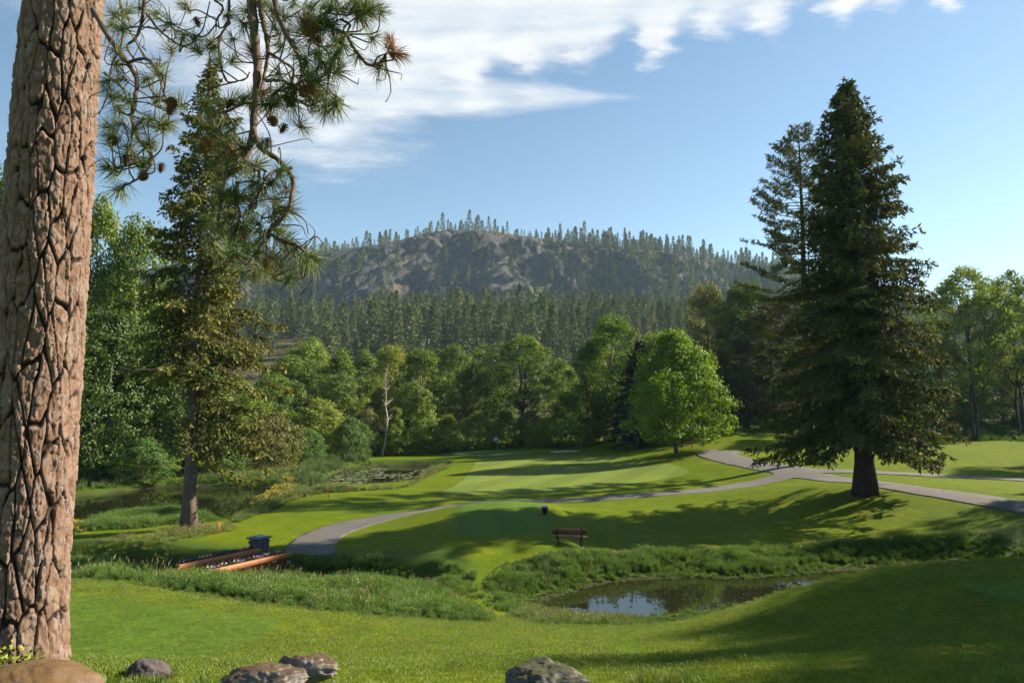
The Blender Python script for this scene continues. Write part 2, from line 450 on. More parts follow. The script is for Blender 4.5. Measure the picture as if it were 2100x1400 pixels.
def axis(segs):
    o = [segs[0][0]]
    for a, b, s in segs: o += list(np.linspace(a, b, max(2, int(round((b - a) / s)) + 1))[1:])
    return np.array(o)
GX = axis([(-2400,-400,250),(-400,-120,14),(-120,-60,3),(-60,-32,0.9),(-32,32,0.22),(32,60,0.9),(60,120,3),(120,400,14),(400,2400,250)])
GY = axis([(-600,-60,90),(-60,-10,5),(-10,4,0.7),(4,45,0.2),(45,75,0.4),(75,135,0.75),(135,240,4),(240,500,26),(500,2800,230)])
XX, YY = np.meshgrid(GX, GY)
ZZ = ground(XX.ravel(), YY.ravel()).reshape(XX.shape)
_nearw = sstep(np.hypot(XX, YY), 150, 90)
ZZ += (fbm(XX * 0.9, YY * 0.9, 3, 5) * 0.012 + fbm(XX * 0.25, YY * 0.25, 3, 9) * 0.03) * _nearw
def tz(x, y):
    """height of the finished ground mesh (bilinear)"""
    x = np.asarray(x, dtype=float); y = np.asarray(y, dtype=float)
    i = np.clip(np.searchsorted(GX, x) - 1, 0, len(GX) - 2); j = np.clip(np.searchsorted(GY, y) - 1, 0, len(GY) - 2)
    u = (x - GX[i]) / (GX[i + 1] - GX[i]); v = (y - GY[j]) / (GY[j + 1] - GY[j])
    return (ZZ[j, i] * (1 - u) + ZZ[j, i + 1] * u) * (1 - v) + (ZZ[j + 1, i] * (1 - u) + ZZ[j + 1, i + 1] * u) * v

# ------------------------------------------------------------- materials
def new_mat(name):
    m = bpy.data.materials.new(name); m.use_nodes = True
    return m, NT(m.node_tree)
def finish(nt, sh, disp=None):
    o = nt.n('ShaderNodeOutputMaterial'); nt.set(o.inputs['Surface'], sh)
    if disp is not None: nt.set(o.inputs['Displacement'], disp)
def turf(name, ca, cb, cc, stripe=None, grain=1.0, sheen=0.0):
    """mown grass: patches, fine blades as bump, a soft leaf sheen"""
    m, t = new_mat(name)
    tc = t.n('ShaderNodeTexCoord'); P = tc.outputs['Object']
    big = t.noise(P, 0.09, 4, 0.6); mid = t.noise(P, 0.8, 4, 0.65); fin = t.noise(P, 9.0, 5, 0.75)
    f = t.math('MULTIPLY_ADD', mid, 0.6, t.math('MULTIPLY', big, 0.55))
    c = t.mix(t.smooth(f, 0.40, 0.76), ca, cb)
    c = t.mix(t.math('MULTIPLY', t.smooth(mid, 0.56, 0.74), 0.7), c, cc)
    c = t.mix(t.smooth(fin, 0.30, 0.72), t.mix(1.0, c, (0.62, 0.66, 0.6), 'MULTIPLY'), t.mix(1.0, c, (1.28, 1.25, 1.2), 'MULTIPLY'))
    spk = t.noise(P, 2.6, 3, 0.7)
    c = t.mix(t.math('MULTIPLY', t.smooth(spk, 0.66, 0.76), 0.45), c, (0.20, 0.17, 0.07))
    if stripe:
        ang, wid, amt = stripe
        dp = t.vmath('DOT_PRODUCT', P, (math.cos(ang), math.sin(ang), 0))
        sn = t.math('SINE', t.math('MULTIPLY', dp, math.pi / wid))
        st = t.smooth(sn, -0.25, 0.25)
        c = t.mix(st, t.mix(1.0, c, (1 - amt,) * 3, 'MULTIPLY'), t.mix(1.0, c, (1 + amt,) * 3, 'MULTIPLY'))
    bn = t.n('ShaderNodeBump', ins={'Strength': 0.55 * grain, 'Distance': 0.05, 'Height': t.noise(P, 14.0, 4, 0.8)})
    b = t.n('ShaderNodeBsdfPrincipled', ins={'Base Color': c, 'Roughness': 0.75, 'Normal': bn.outputs[0]})
    b.inputs['Specular IOR Level'].default_value = 0.04
    b.inputs['Sheen Weight'].default_value = sheen; b.inputs['Sheen Roughness'].default_value = 0.6
    b.inputs['Sheen Tint'].default_value = (0.8, 0.85, 0.2, 1)
    finish(t, b)
    return m
M_lawn = turf('lawn', (0.0673, 0.1080, 0.0048), (0.1067, 0.1400, 0.0060), (0.1566, 0.1480, 0.0144))
M_fairway = turf('fairway', (0.105, 0.150, 0.030), (0.130, 0.172, 0.034), (0.138, 0.176, 0.038), stripe=(R(-28), 2.6, 0.09), grain=0.6)
M_tee = turf('tee_turf', (0.058, 0.112, 0.014), (0.078, 0.130, 0.018), (0.090, 0.138, 0.022), stripe=(R(8), 1.5, 0.05), grain=0.5)
M_green = turf('putting_turf', (0.078, 0.135, 0.040), (0.090, 0.145, 0.042), (0.095, 0.15, 0.045), grain=0.4)

def asphalt():
    m, t = new_mat('asphalt')
    P = t.n('ShaderNodeTexCoord').outputs['Object']
    a = t.noise(P, 0.5, 4, 0.6); b_ = t.noise(P, 30, 3, 0.7)
    c = t.ramp(a, [(0.3, (0.054, 0.052, 0.052)), (0.7, (0.082, 0.079, 0.078))])
    c = t.mix(0.35, c, t.ramp(b_, [(0.3, (0.03, 0.029, 0.028)), (0.7, (0.115, 0.11, 0.105))]))
    crk = t.n('ShaderNodeTexVoronoi', feature='DISTANCE_TO_EDGE', ins={'Vector': P, 'Scale': 0.33})
    c = t.mix(t.smooth(crk.outputs[0], 0.007, 0.003), c, (0.045, 0.042, 0.04))
    bn = t.n('ShaderNodeBump', ins={'Strength': 0.4, 'Distance': 0.01, 'Height': b_})
    b = t.n('ShaderNodeBsdfPrincipled', ins={'Base Color': c, 'Roughness': 0.9, 'Normal': bn.outputs[0]})
    finish(t, b); return m
M_asphalt = asphalt()
def plain(name, c1, c2, scale=6.0, rough=0.7, bump=0.3, dist=0.01, metal=0.0, stretch=None, detail=5):
    m, t = new_mat(name)
    P = t.n('ShaderNodeTexCoord').outputs['Object']
    if stretch:
        P = t.n('ShaderNodeMapping', ins={'Vector': P, 'Scale': stretch}).outputs[0]
    n = t.noise(P, scale, detail, 0.65)
    c = t.ramp(n, [(0.28, c1), (0.72, c2)])
    bn = t.n('ShaderNodeBump', ins={'Strength': bump, 'Distance': dist, 'Height': n})
    b = t.n('ShaderNodeBsdfPrincipled', ins={'Base Color': c, 'Roughness': rough, 'Metallic': metal, 'Normal': bn.outputs[0]})
    b.inputs['Specular IOR Level'].default_value = 0.3
    finish(t, b); return m
M_sand = plain('sand', (0.30, 0.22, 0.14), (0.42, 0.33, 0.22), 3.0, 0.95)
def water_mat():
    m, t = new_mat('pond_water')
    P = t.n('ShaderNodeTexCoord').outputs['Object']
    n = t.noise(t.n('ShaderNodeMapping', ins={'Vector': P, 'Scale': (1, 0.5, 1)}).outputs[0], 1.6, 3, 0.5)
    bn = t.n('ShaderNodeBump', ins={'Strength': 0.15, 'Distance': 0.03, 'Height': n})
    scum = t.smooth(t.noise(P, 2.2, 6, 0.72), 0.60, 0.68)
    scum = t.math('MULTIPLY', scum, t.smooth(t.noise(P, 0.22, 3, 0.6), 0.50, 0.66))
    c = t.mix(scum, (0.012, 0.013, 0.006), (0.10, 0.085, 0.035))
    b = t.n('ShaderNodeBsdfPrincipled', ins={'Base Color': c, 'Roughness': t.math('MULTIPLY_ADD', scum, 0.6, 0.02), 'Normal': bn.outputs[0]})
    b.inputs['IOR'].default_value = 1.45
    finish(t, b); return m
M_water = water_mat()
M_mud = plain('bank_mud', (0.05, 0.04, 0.025), (0.11, 0.085, 0.05), 4.0, 0.9, 0.6, 0.05)

def ground_mat():
    """lawn with a bare muddy margin where the ground meets the water"""
    m = M_lawn.copy(); m.name = 'ground_turf'
    t = m.node_tree; L = t.links
    b = next(n for n in t.nodes if n.type == 'BSDF_PRINCIPLED')
    src = b.inputs['Base Color'].links[0].from_socket
    h = NT.__new__(NT); h.t = t
    at_ = h.n('ShaderNodeAttribute', attribute_name='mud')
    rg = h.n('ShaderNodeAttribute', attribute_name='rough_grass')
    c = h.mix(rg.outputs['Fac'], src, (0.045, 0.075, 0.013))
    c = h.mix(at_.outputs['Fac'], c, (0.035, 0.03, 0.017))
    L.new(c, b.inputs['Base Color'])
    return m
M_ground = ground_mat()
_sd = water_sd(XX.ravel(), YY.ravel())
mud = sstep(_sd, 0.55, 0.1)
rough_g = np.maximum(sstep(np.hypot(XX, YY).ravel(), 132, 150), sstep(_sd, 3.0, 1.2))
nxg, nyg = len(GX), len(GY)
ii, jj = np.meshgrid(np.arange(nxg - 1), np.arange(nyg - 1))
q0 = (jj * nxg + ii).ravel()
gmesh = mk_mesh('ground', np.stack([XX.ravel(), YY.ravel(), ZZ.ravel()], 1), np.stack([q0, q0 + 1, q0 + 1 + nxg, q0 + nxg], 1), None, [M_ground], None, True, {'mud': mud, 'rough_grass': rough_g})
link('ground', gmesh, kind='structure', label='rolling green mown golf course ground around the ponds')

def sheet(name, polys, off, mat, label, edge=0.05, kind='structure', max_seg=0.35):
    """a surface draped over the ground inside the union of outlines"""
    verts, faces = [], []
    allp = np.concatenate(polys); lo = allp.min(0); hi = allp.max(0)
    for P in polys:
        P = np.asarray(P); o = []
        for i in range(len(P)):
            a, b = P[i], P[(i + 1) % len(P)]; k = max(1, int(np.hypot(*(b - a)) / max_seg))
            o += [a + (b - a) * t for t in np.arange(k) / k]
        faces.append(list(range(len(verts), len(verts) + len(o)))); verts += [Vector((float(p[0]), float(p[1]))) for p in o]
    gx = GX[(GX > lo[0]) & (GX < hi[0])]; gy = GY[(GY > lo[1]) & (GY < hi[1])]
    if len(gx) and len(gy):
        mx, my = np.meshgrid(gx, gy); mx = mx.ravel(); my = my.ravel()
        m = np.zeros(mx.shape, dtype=bool); near = np.zeros(mx.shape, dtype=bool)
        for P in polys:
            d = sdist(np.asarray(P), mx, my); m |= d < -0.06; near |= np.abs(d) < 0.06
        m &= ~near
        verts += [Vector((float(a), float(b))) for a, b in zip(mx[m], my[m])]
    v2, e2, f2, *_ = delaunay_2d_cdt(verts, [], faces, 1, 1e-4)
    xy = np.array([(v.x, v.y) for v in v2])
    z = tz(xy[:, 0], xy[:, 1]) + off
    T = np.array([f for f in f2 if len(f) == 3])
    # a skirt that tucks the rim into the ground
    from collections import Counter
    cnt = Counter(); 
    for f in T:
        for k in range(3):
            cnt[tuple(sorted((int(f[k]), int(f[(k + 1) % 3]))))] += 1
    rim = [e for e, c in cnt.items() if c == 1]
    V = np.column_stack([xy, z]); rv = sorted({i for e in rim for i in e}); mp = {v: len(V) + k for k, v in enumerate(rv)}
    V = np.vstack([V, V[rv] - np.array([0, 0, off + edge])])
    Qs = [(a, b, mp[b], mp[a]) for a, b in rim]
    if edge <= 0.03: V = V[:len(xy)]; Qs = None
    me = mk_mesh(name, V, Qs, T, [mat], None, False)
    return link(name, me, kind=kind, label=label)

def ribbon(P, wd):
    """outline of a strip of width wd along the world line P"""
    P = spline(np.asarray(P)[:, :2] if np.asarray(P).shape[1] > 2 else P, 60)
    t = np.gradient(P, axis=0); t /= np.linalg.norm(t, axis=1)[:, None]
    n = np.stack([-t[:, 1], t[:, 0]], 1)
    wv = np.broadcast_to(np.asarray(wd, dtype=float), (len(P),))[:, None] / 2
    return np.concatenate([P + n * wv, (P - n * wv)[::-1]])

# ---- cart paths
c1 = [drop(632, 1143), drop(640, 1116), drop(668, 1095), drop(722, 1076), drop(790, 1061), drop(868, 1048)]
c1 = [p[:2] for p in c1] + [np.array([-1.5, 53.0]), drop(1150, 1027)[:2], drop(1240, 1022)[:2], drop(1340, 1014)[:2], drop(1440, 1006)[:2], drop(1530, 994)[:2], drop(1590, 982)[:2], drop(1640, 968)[:2]]
c2 = dpoly([(1680, 972), (1630, 965), (1570, 956), (1515, 945), (1480, 936), (1468, 929), (1490, 923)])
c3 = dpoly([(1600, 974), (1680, 978), (1760, 988), (1850, 1000), (1950, 1015), (2050, 1031), (2140, 1047), (2240, 1066)])
c4 = dpoly([(1590, 968), (1680, 966), (1780, 968), (1880, 973), (2000, 979), (2120, 986), (2260, 995)])
sheet('cart_path', [ribbon(c1, 2.5), ribbon(c2, np.linspace(3.0, 4.6, 60)), ribbon(c3, 2.5), ribbon(c4, 2.3)], 0.035, M_asphalt,
      'grey asphalt cart path winding past the tee and forking by the spruce')
# approach slab at the bridge end
# ---- mown surfaces
FAIRWAY = closed_smooth(dpoly([(984, 941), (970, 958), (955, 978), (930, 998), (900, 1010), (960, 1015), (1060, 1012), (1180, 1004), (1300, 991), (1380, 979), (1412, 968), (1398, 957), (1345, 947), (1300, 939), (1200, 933), (1100, 935), (1040, 937)]), 3)
sheet('fairway', [FAIRWAY], 0.010, M_fairway, 'pale close-mown fairway stretching to the far green', 0.03)
GREEN = closed_smooth(dpoly([(893, 930), (930, 926), (1000, 923.5), (1055, 922), (1088, 925), (1080, 929), (1040, 933), (980, 936), (930, 935)]), 4)
sheet('putting_green', [GREEN], 0.012, M_green, 'blue-green putting green at the end of the fairway', 0.03)
TEE = dpoly([(936, 1036), (1116, 1036), (1127, 1060), (1140, 1090), (1134, 1097), (1040, 1104), (932, 1104), (929, 1096), (932, 1070)])
sheet('tee_top', [TEE], 0.009, M_tee, 'flat close-mown teeing ground on the raised mound beside the bench', 0.03)
LTEE = np.concatenate([dpoly([(140, 1216), (350, 1241), (480, 1258), (572, 1272), (566, 1292), (520, 1322), (420, 1350), (320, 1362), (220, 1359), (140, 1350)]), np.array([[-11.5, 13.0], [-14.5, 17.6]])])
sheet('tee_top', [LTEE], 0.010, M_tee, 'shaded close-mown teeing ground beside the large pine trunk', 0.03)
RTEE = np.concatenate([dpoly([(1960, 1203), (2090, 1190)]), np.array([[16.0, 15.6], [15.5, 13.2]]), dpoly([(2090, 1237), (2030, 1222)])])
sheet('tee_top', [RTEE], 0.010, M_tee, 'close-mown tee on the shaded mound at the right edge', 0.03)
BUNK = closed_smooth(dpoly([(1128, 926), (1150, 923), (1182, 923.5), (1188, 926), (1160, 927.5), (1135, 928)]), 4)
sheet('sand_bunker', [BUNK], 0.03, M_sand, 'small sand bunker beside the far green', 0.03)
# ---- water
def pond(P, name, label, lev=0.0):
    v = [Vector((float(a), float(b))) for a, b in P]
    c = P.mean(0); big = []
    for p in P:
        d = p - c; big.append(p)
    v2, e2, f2, *_ = delaunay_2d_cdt([Vector(map(float, p)) for p in big], [], [list(range(len(big)))], 1, 1e-4)
    xy = np.array([(q.x, q.y) for q in v2])
    me = mk_mesh(name, np.column_stack([xy, np.full(len(xy), lev)]), None, [f for f in f2], [M_water], None, True)
    return link(name, me, kind='structure', label=label)
def grow(P, d):
    t = np.roll(P, -1, 0) - np.roll(P, 1, 0); t /= np.linalg.norm(t, axis=1)[:, None] + 1e-9
    n = np.stack([t[:, 1], -t[:, 0]], 1)
    area = 0.5 * np.sum(P[:, 0] * np.roll(P[:, 1], -1) - np.roll(P[:, 0], -1) * P[:, 1])
    return P + n * d * (1 if area > 0 else -1)
pond(grow(POND_A, 0.25), 'pond', 'dark still pond behind the tall bare-trunked fir')
pond(grow(POND_B, 0.25), 'pond', 'far pond with lily pads below the green')
pond(grow(POND_C, 0.25), 'pond', 'narrow pond mirroring blue sky below the bench', LEVC)
pond(grow(POND_D, 0.2), 'stream', 'shaded stream passing under the wooden footbridge')

# ------------------------------------------------------------------- hill
RID = [(-900, 800), (-400, 705), (0, 630), (200, 595), (330, 575), (500, 545), (580, 524), (700, 511), (770, 503), (830, 489), (880, 476), (930, 470), (1000, 474), (1060, 482), (1130, 489), (1250, 503), (1400, 521), (1560, 550), (1700, 590), (1900, 650), (2100, 710), (2500, 790), (3000, 840)]
RX = np.array([at(px, py, 950)[0] for px, py in RID]); RZ = np.array([at(px, py, 950)[2] for px, py in RID])
SEC_Y = np.array([200, 250, 300, 350, 400, 430, 560, 650, 745, 800, 850, 950, 1100, 1400, 1800])
SEC_Z = np.array([-6, 2, 14, 33, 50, 54, 90, 98, 106, 172, 232, 264, 215, 70, -20]) / 264.0
SEC_Z[:7] *= 0.90
def hill_z(x, y):
    x = np.asarray(x, dtype=float); y = np.asarray(y, dtype=float)
    xs = x + 40 * fbm(x / 160, y / 160, 2, 41)
    k = np.interp(xs * 950 / np.maximum(y, 420), RX, RZ) * 0.35 + np.interp(xs, RX, RZ) * 0.65
    k = np.where(y > 900, np.interp(x * 950 / np.maximum(y, 900), RX, RZ), k)
    lowk = np.interp(np.abs(x - 20), [0, 350, 900], [264, 250, 120])
    blend = sstep(y, 520, 760)
    k = lowk * (1 - blend) + k * blend
    yy = y + 26 * fbm(x / 90, y / 400, 3, 51) * sstep(y, 560, 720)
    s = np.interp(yy, SEC_Y, SEC_Z)
    s = np.where(np.abs(y - 950) < 60, np.maximum(s, 0), s)
    z = k * s
    cl = sstep(y, 640, 730) * sstep(y, 1000, 905)
    rk = ridged(x / 52 + y / 70, y / 44 - x / 120, 6, 61) - 0.62
    u_ = (x * 0.8 + y * 0.6); v_ = (y * 0.8 - x * 0.6)
    rk2 = ridged(u_ / 26, v_ / 8, 4, 71) - 0.62
    st_ = np.abs(((v_ + 9 * fbm(x / 30, y / 30, 3, 75)) / 11.0) % 1 - 0.5) * 2
    rk2 = rk2 + 0.35 * (sstep(st_, 0.2, 0.9) - 0.5)
    z = z + cl * (rk * 26 + rk2 * 14) * sstep(k, 80, 200)
    z = z + fbm(x / 60, y / 60, 4, 81) * 4.5 * sstep(y, 240, 330)
    # keep the skyline of the ridge
    rz = np.interp(x * 950 / np.maximum(y, 1), RX, RZ) * y / 950
    over = z - rz
    z = np.where((y > 760) & (over > -2), rz - 2 + 3.0 * np.tanh((over + 2) / 6.0), z)
    return z
HX = axis([(-1500, -700, 40), (-700, -440, 8), (-440, 420, 2.4), (420, 700, 8), (700, 1600, 40)])
HY = axis([(205, 560, 6), (560, 690, 5), (690, 985, 2.0), (985, 1120, 12), (1120, 1800, 60)])
HXX, HYY = np.meshgrid(HX, HY)
HZZ = hill_z(HXX.ravel(), HYY.ravel())
def hill_mat():
    m, t = new_mat('rocky_hillside')
    P = t.n('ShaderNodeTexCoord').outputs['Object']
    geo = t.n('ShaderNodeNewGeometry')
    nz = t.n('ShaderNodeSeparateXYZ', ins={0: geo.outputs['True Normal']}).outputs[2]
    big = t.noise(P, 0.02, 4, 0.6); mid = t.noise(P, 0.11, 6, 0.7); fin = t.noise(P, 0.6, 5, 0.75)
    rock = t.ramp(t.math('MULTIPLY_ADD', fin, 0.5, t.math('MULTIPLY', mid, 0.5)), [(0.30, (0.026, 0.029, 0.033)), (0.48, (0.070, 0.072, 0.074)), (0.72, (0.19, 0.175, 0.155))])
    rock = t.mix(t.smooth(big, 0.48, 0.72), rock, t.mix(1.0, rock, (1.18, 1.0, 0.82), 'MULTIPLY'))
    grass = t.ramp(mid, [(0.3, (0.05, 0.06, 0.022)), (0.7, (0.15, 0.115, 0.06))])
    scrub = t.smooth(t.noise(P, 0.28, 5, 0.7), 0.55, 0.66)
    c = t.mix(t.smooth(t.math('MULTIPLY_ADD', mid, 0.25, nz), 0.86, 1.02), rock, grass)
    c = t.mix(t.math('MULTIPLY', scrub, 0.75), c, (0.045, 0.065, 0.03))
    bn = t.n('ShaderNodeBump', ins={'Strength': 1.0, 'Distance': 3.2, 'Height': t.math('MULTIPLY_ADD', fin, 0.45, mid)})
    b = t.n('ShaderNodeBsdfPrincipled', ins={'Base Color': c, 'Roughness': 0.95, 'Normal': bn.outputs[0]})
    b.inputs['Specular IOR Level'].default_value = 0.1
    finish(t, b); return m
M_hill = hill_mat()
hn, hm = len(HX), len(HY)
ii, jj = np.meshgrid(np.arange(hn - 1), np.arange(hm - 1)); q0 = (jj * hn + ii).ravel()
link('hill', mk_mesh('hill', np.stack([HXX.ravel(), HYY.ravel(), HZZ], 1), np.stack([q0, q0 + 1, q0 + 1 + hn, q0 + hn], 1), None, [M_hill], None, False), kind='structure', label='rocky forested hill rising behind the trees')
HZ2 = HZZ.reshape(HXX.shape)
def hz_at(x, y):
    i = np.clip(np.searchsorted(HX, x) - 1, 0, hn - 2); j = np.clip(np.searchsorted(HY, y) - 1, 0, hm - 2)
    return HZ2[j, i]

# ------------------------------------------------------------ plant materials
def leaf_mat(name, c1, c2, c3=None, trans=0.35, gloss=0.025, objvar=0.25, huevar=0.03):
    """foliage: per-leaf colour from 'rnd', a little per-plant variation, light shining through"""
    m, t = new_mat(name)
    a = t.n('ShaderNodeAttribute', attribute_name='rnd').outputs['Fac']
    stops = [(0.0, c1), (0.75, c2)] + ([(1.0, c3)] if c3 else [])
    c = t.ramp(a, stops)
    oi = t.n('ShaderNodeObjectInfo').outputs['Random']
    hs = t.n('ShaderNodeHueSaturation', ins={'Color': c, 'Value': t.math('MULTIPLY_ADD', oi, objvar, 1 - objvar / 2),
             'Hue': t.math('MULTIPLY_ADD', t.math('FRACT', t.math('MULTIPLY', oi, 7.31)), huevar, 0.5 - huevar / 2)}).outputs[0]
    d = t.n('ShaderNodeBsdfDiffuse', ins={'Color': hs})
    tl = t.n('ShaderNodeBsdfTranslucent', ins={'Color': t.mix(1.0, hs, (1.25, 1.2, 0.7), 'MULTIPLY')})
    g = t.n('ShaderNodeBsdfGlossy', ins={'Color': (0.9, 0.9, 0.9), 'Roughness': 0.6})
    s1 = t.n('ShaderNodeMixShader', ins={0: trans, 1: d.outputs[0], 2: tl.outputs[0]})
    s2 = t.n('ShaderNodeMixShader', ins={0: gloss, 1: s1.outputs[0], 2: g.outputs[0]})
    finish(t, s2); return m
M_cotton = leaf_mat('cottonwood_leaves', (0.0576, 0.1037, 0.0109), (0.1368, 0.2074, 0.0218), (0.1874, 0.2487, 0.0390), huevar=0.03)
M_willow = leaf_mat('willow_leaves', (0.0927, 0.1401, 0.0140), (0.1932, 0.2433, 0.0273), (0.2629, 0.2801, 0.0468), huevar=0.04)
M_maple = leaf_mat('maple_leaves', (0.0609, 0.1259, 0.0066), (0.1264, 0.2132, 0.0109), (0.1591, 0.2422, 0.0164), trans=0.42, huevar=0.0)
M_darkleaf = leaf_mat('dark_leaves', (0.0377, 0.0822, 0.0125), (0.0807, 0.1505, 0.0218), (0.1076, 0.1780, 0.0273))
M_yellowleaf = leaf_mat('yellow_leaves', (0.0780, 0.0936, 0.0195), (0.1482, 0.1560, 0.0390), (0.2028, 0.2028, 0.0780))
M_brownleaf = leaf_mat('brown_shrub_leaves', (0.0846, 0.0926, 0.0211), (0.1492, 0.1506, 0.0386), (0.1193, 0.1621, 0.0281))
M_spruce = leaf_mat('spruce_needles', (0.0267, 0.0382, 0.0102), (0.0727, 0.0875, 0.0205), (0.1454, 0.1401, 0.0383), trans=0.18, gloss=0.015)
M_fir = leaf_mat('fir_needles', (0.0438, 0.0624, 0.0130), (0.1264, 0.1435, 0.0261), (0.2528, 0.2261, 0.0474), trans=0.2, gloss=0.015)
M_pine = leaf_mat('pine_needles', (0.0295, 0.0468, 0.0148), (0.0737, 0.0926, 0.0252), (0.1053, 0.1073, 0.0333), trans=0.2, gloss=0.015)
M_pinebrown = leaf_mat('brownish_pine_needles', (0.0312, 0.0328, 0.0156), (0.0663, 0.0663, 0.0265), (0.1170, 0.0780, 0.0468), trans=0.15)
M_farpine = leaf_mat('far_pine_needles', (0.0525, 0.0811, 0.0246), (0.1261, 0.1539, 0.0419), (0.1751, 0.1865, 0.0554), trans=0.15, objvar=0.5, huevar=0.05)
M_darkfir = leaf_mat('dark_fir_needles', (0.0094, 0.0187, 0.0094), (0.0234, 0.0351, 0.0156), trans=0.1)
M_needle = leaf_mat('long_pine_needles', (0.0597, 0.0928, 0.0292), (0.1326, 0.1724, 0.0530), (0.2122, 0.2254, 0.0796), trans=0.2, gloss=0.03)
M_deadneedle = leaf_mat('dead_pine_needles', (0.1248, 0.0585, 0.0218), (0.2340, 0.1170, 0.0468), trans=0.2, objvar=0.2, huevar=0)
def bark_mat(name, c1, c2, sc=5.0, st=(1, 1, 0.22), dist=0.04):
    return plain(name, c1, c2, sc, 0.9, 0.8, dist, stretch=st, detail=6)
M_bark_fir = bark_mat('fir_bark', (0.0375, 0.0300, 0.0255), (0.1650, 0.1275, 0.1050))
M_bark_grey = bark_mat('grey_bark', (0.0450, 0.0413, 0.0360), (0.1500, 0.1350, 0.1125))
M_bark_dark = bark_mat('dark_bark', (0.0188, 0.0150, 0.0128), (0.0562, 0.0450, 0.0375))
M_bark_pale = bark_mat('bleached_wood', (0.2100, 0.1800, 0.1500), (0.3750, 0.3375, 0.2925))
M_twig = bark_mat('twig_bark', (0.045, 0.032, 0.024), (0.14, 0.10, 0.075), 18, (1, 1, 0.5), 0.01)

# ------------------------------------------------------------- tree builders
def wobble_line(p0, p1, n, amp, r):
    t = np.linspace(0, 1, n)[:, None]
    off = np.cumsum(r.normal(size=(n, 3)), 0); off -= off[0] + (off[-1] - off[0]) * t
    return p0 + (p1 - p0) * t + off * amp / math.sqrt(n)

def broadleaf(seed, H, R_, base=0.12, prof=((0, .45), (.25, .95), (.5, 1), (.75, .75), (1, .12)), ncl=260, per=75, leaf=0.24, clr=0.85,
              lobes=0.35, trunk_r=None, nlimb=22, upright=0.5, stems=1, gap=0.30):
    """returns (wood Geo, leaf Geo) of a leafy tree standing at the origin"""
    r = np.random.default_rng(seed)
    wood, leaf_g = Geo(), Geo()
    tr = trunk_r or H * 0.016
    tops = []
    for sidx in range(stems):
        b0 = np.array([r.normal() * 0.35, r.normal() * 0.35, -0.3]) if stems > 1 else np.array([0, 0, -0.3])
        tip = np.array([r.normal() * R_ * (0.25 if stems > 1 else 0.08), r.normal() * R_ * (0.25 if stems > 1 else 0.08), H * 0.92])
        L = wobble_line(b0, tip, 12, H * 0.03, r)
        rad = tr * np.linspace(1, 0.12, 12) ** 0.8; rad[0] *= 1.35
        wood.tube(L, rad / (1 if stems == 1 else 1.25), 8); tops.append(L)
    pt = np.array([p[0] for p in prof]); pr = np.array([p[1] for p in prof])
    # cluster centres within a lobed envelope
    C = []
    z0 = base * H
    ph = r.random(4) * 6.28
    while len(C) < ncl:
        t = r.random() ** 0.85; az = r.random() * 2 * math.pi
        lob = 1 + lobes * 0.5 * (math.sin(3 * az + ph[0] + 4 * t) + math.sin(2 * az + ph[1] - 9 * t) * 0.8 + math.sin(5 * az + ph[2] + 13 * t) * 0.5)
        rr = R_ * np.interp(t, pt, pr) * lob * (0.25 + 0.75 * r.random() ** 0.42)
        c = np.array([rr * math.cos(az), rr * math.sin(az), z0 + t * (H - z0) * (1 + 0.04 * math.sin(2 * az + ph[3]))])
        g = vnoise(np.array([c[0] * 0.35 + seed * 3.1 + c[2] * 0.23]), np.array([c[1] * 0.35 + c[2] * 0.33]), seed)[0]
        if g < gap and r.random() < 0.85: continue
        C.append(c)
    C = np.array(C)
    # limbs to a spread of the outer clusters
    ordr = np.argsort(-np.hypot(C[:, 0], C[:, 1]) - r.random(ncl) * R_ * 0.8)[:nlimb]
    for k in ordr:
        c = C[k]; ax = tops[r.integers(len(tops))]; zz = max(z0 * 0.8, c[2] - np.hypot(c[0], c[1]) * (0.5 + upright))
        zz = min(zz, H * 0.85); i = np.argmin(abs(ax[:, 2] - zz)); s = ax[i]
        mid = s * 0.5 + c * 0.5 + np.array([0, 0, -0.08 * np.linalg.norm(c - s)]) + r.normal(size=3) * 0.2
        P = spline([s, mid, c], 7)
        r0 = tr * (0.16 + 0.25 * (1 - zz / H)); wood.tube(P, np.linspace(r0, r0 * 0.15, 7), 5, cap=False)
    # leaves
    N = ncl * per
    ci = np.repeat(np.arange(ncl), per)
    sz = clr * (0.7 + 0.6 * r.random(ncl))
    off = rdirs(N, r) * (r.random((N, 1)) ** 0.5) * sz[ci][:, None] * np.array([1.15, 1.15, 0.8])
    pos = C[ci] + off
    # blades lie over the outside of their clump, so clumps shade as rounded masses
    nrm = unit(unit(off) * 0.9 + unit(pos - np.array([0, 0, H * 0.45])) * 0.6 + rdirs(N, r) * 0.75 + np.array([0, 0, 0.2]))
    d = unit(np.cross(nrm, rdirs(N, r)) + nrm * 0.25); sd_ = unit(np.cross(d, nrm))
    ctone = r.random(ncl)
    a = np.clip(0.62 * r.random(N) + 0.38 * ctone[ci], 0, 1)
    leaf_g.cards(pos, d, sd_, leaf * (0.7 + 0.7 * r.random(N)), leaf * 0.36 * (0.7 + 0.6 * r.random(N)), a)
    return wood, leaf_g

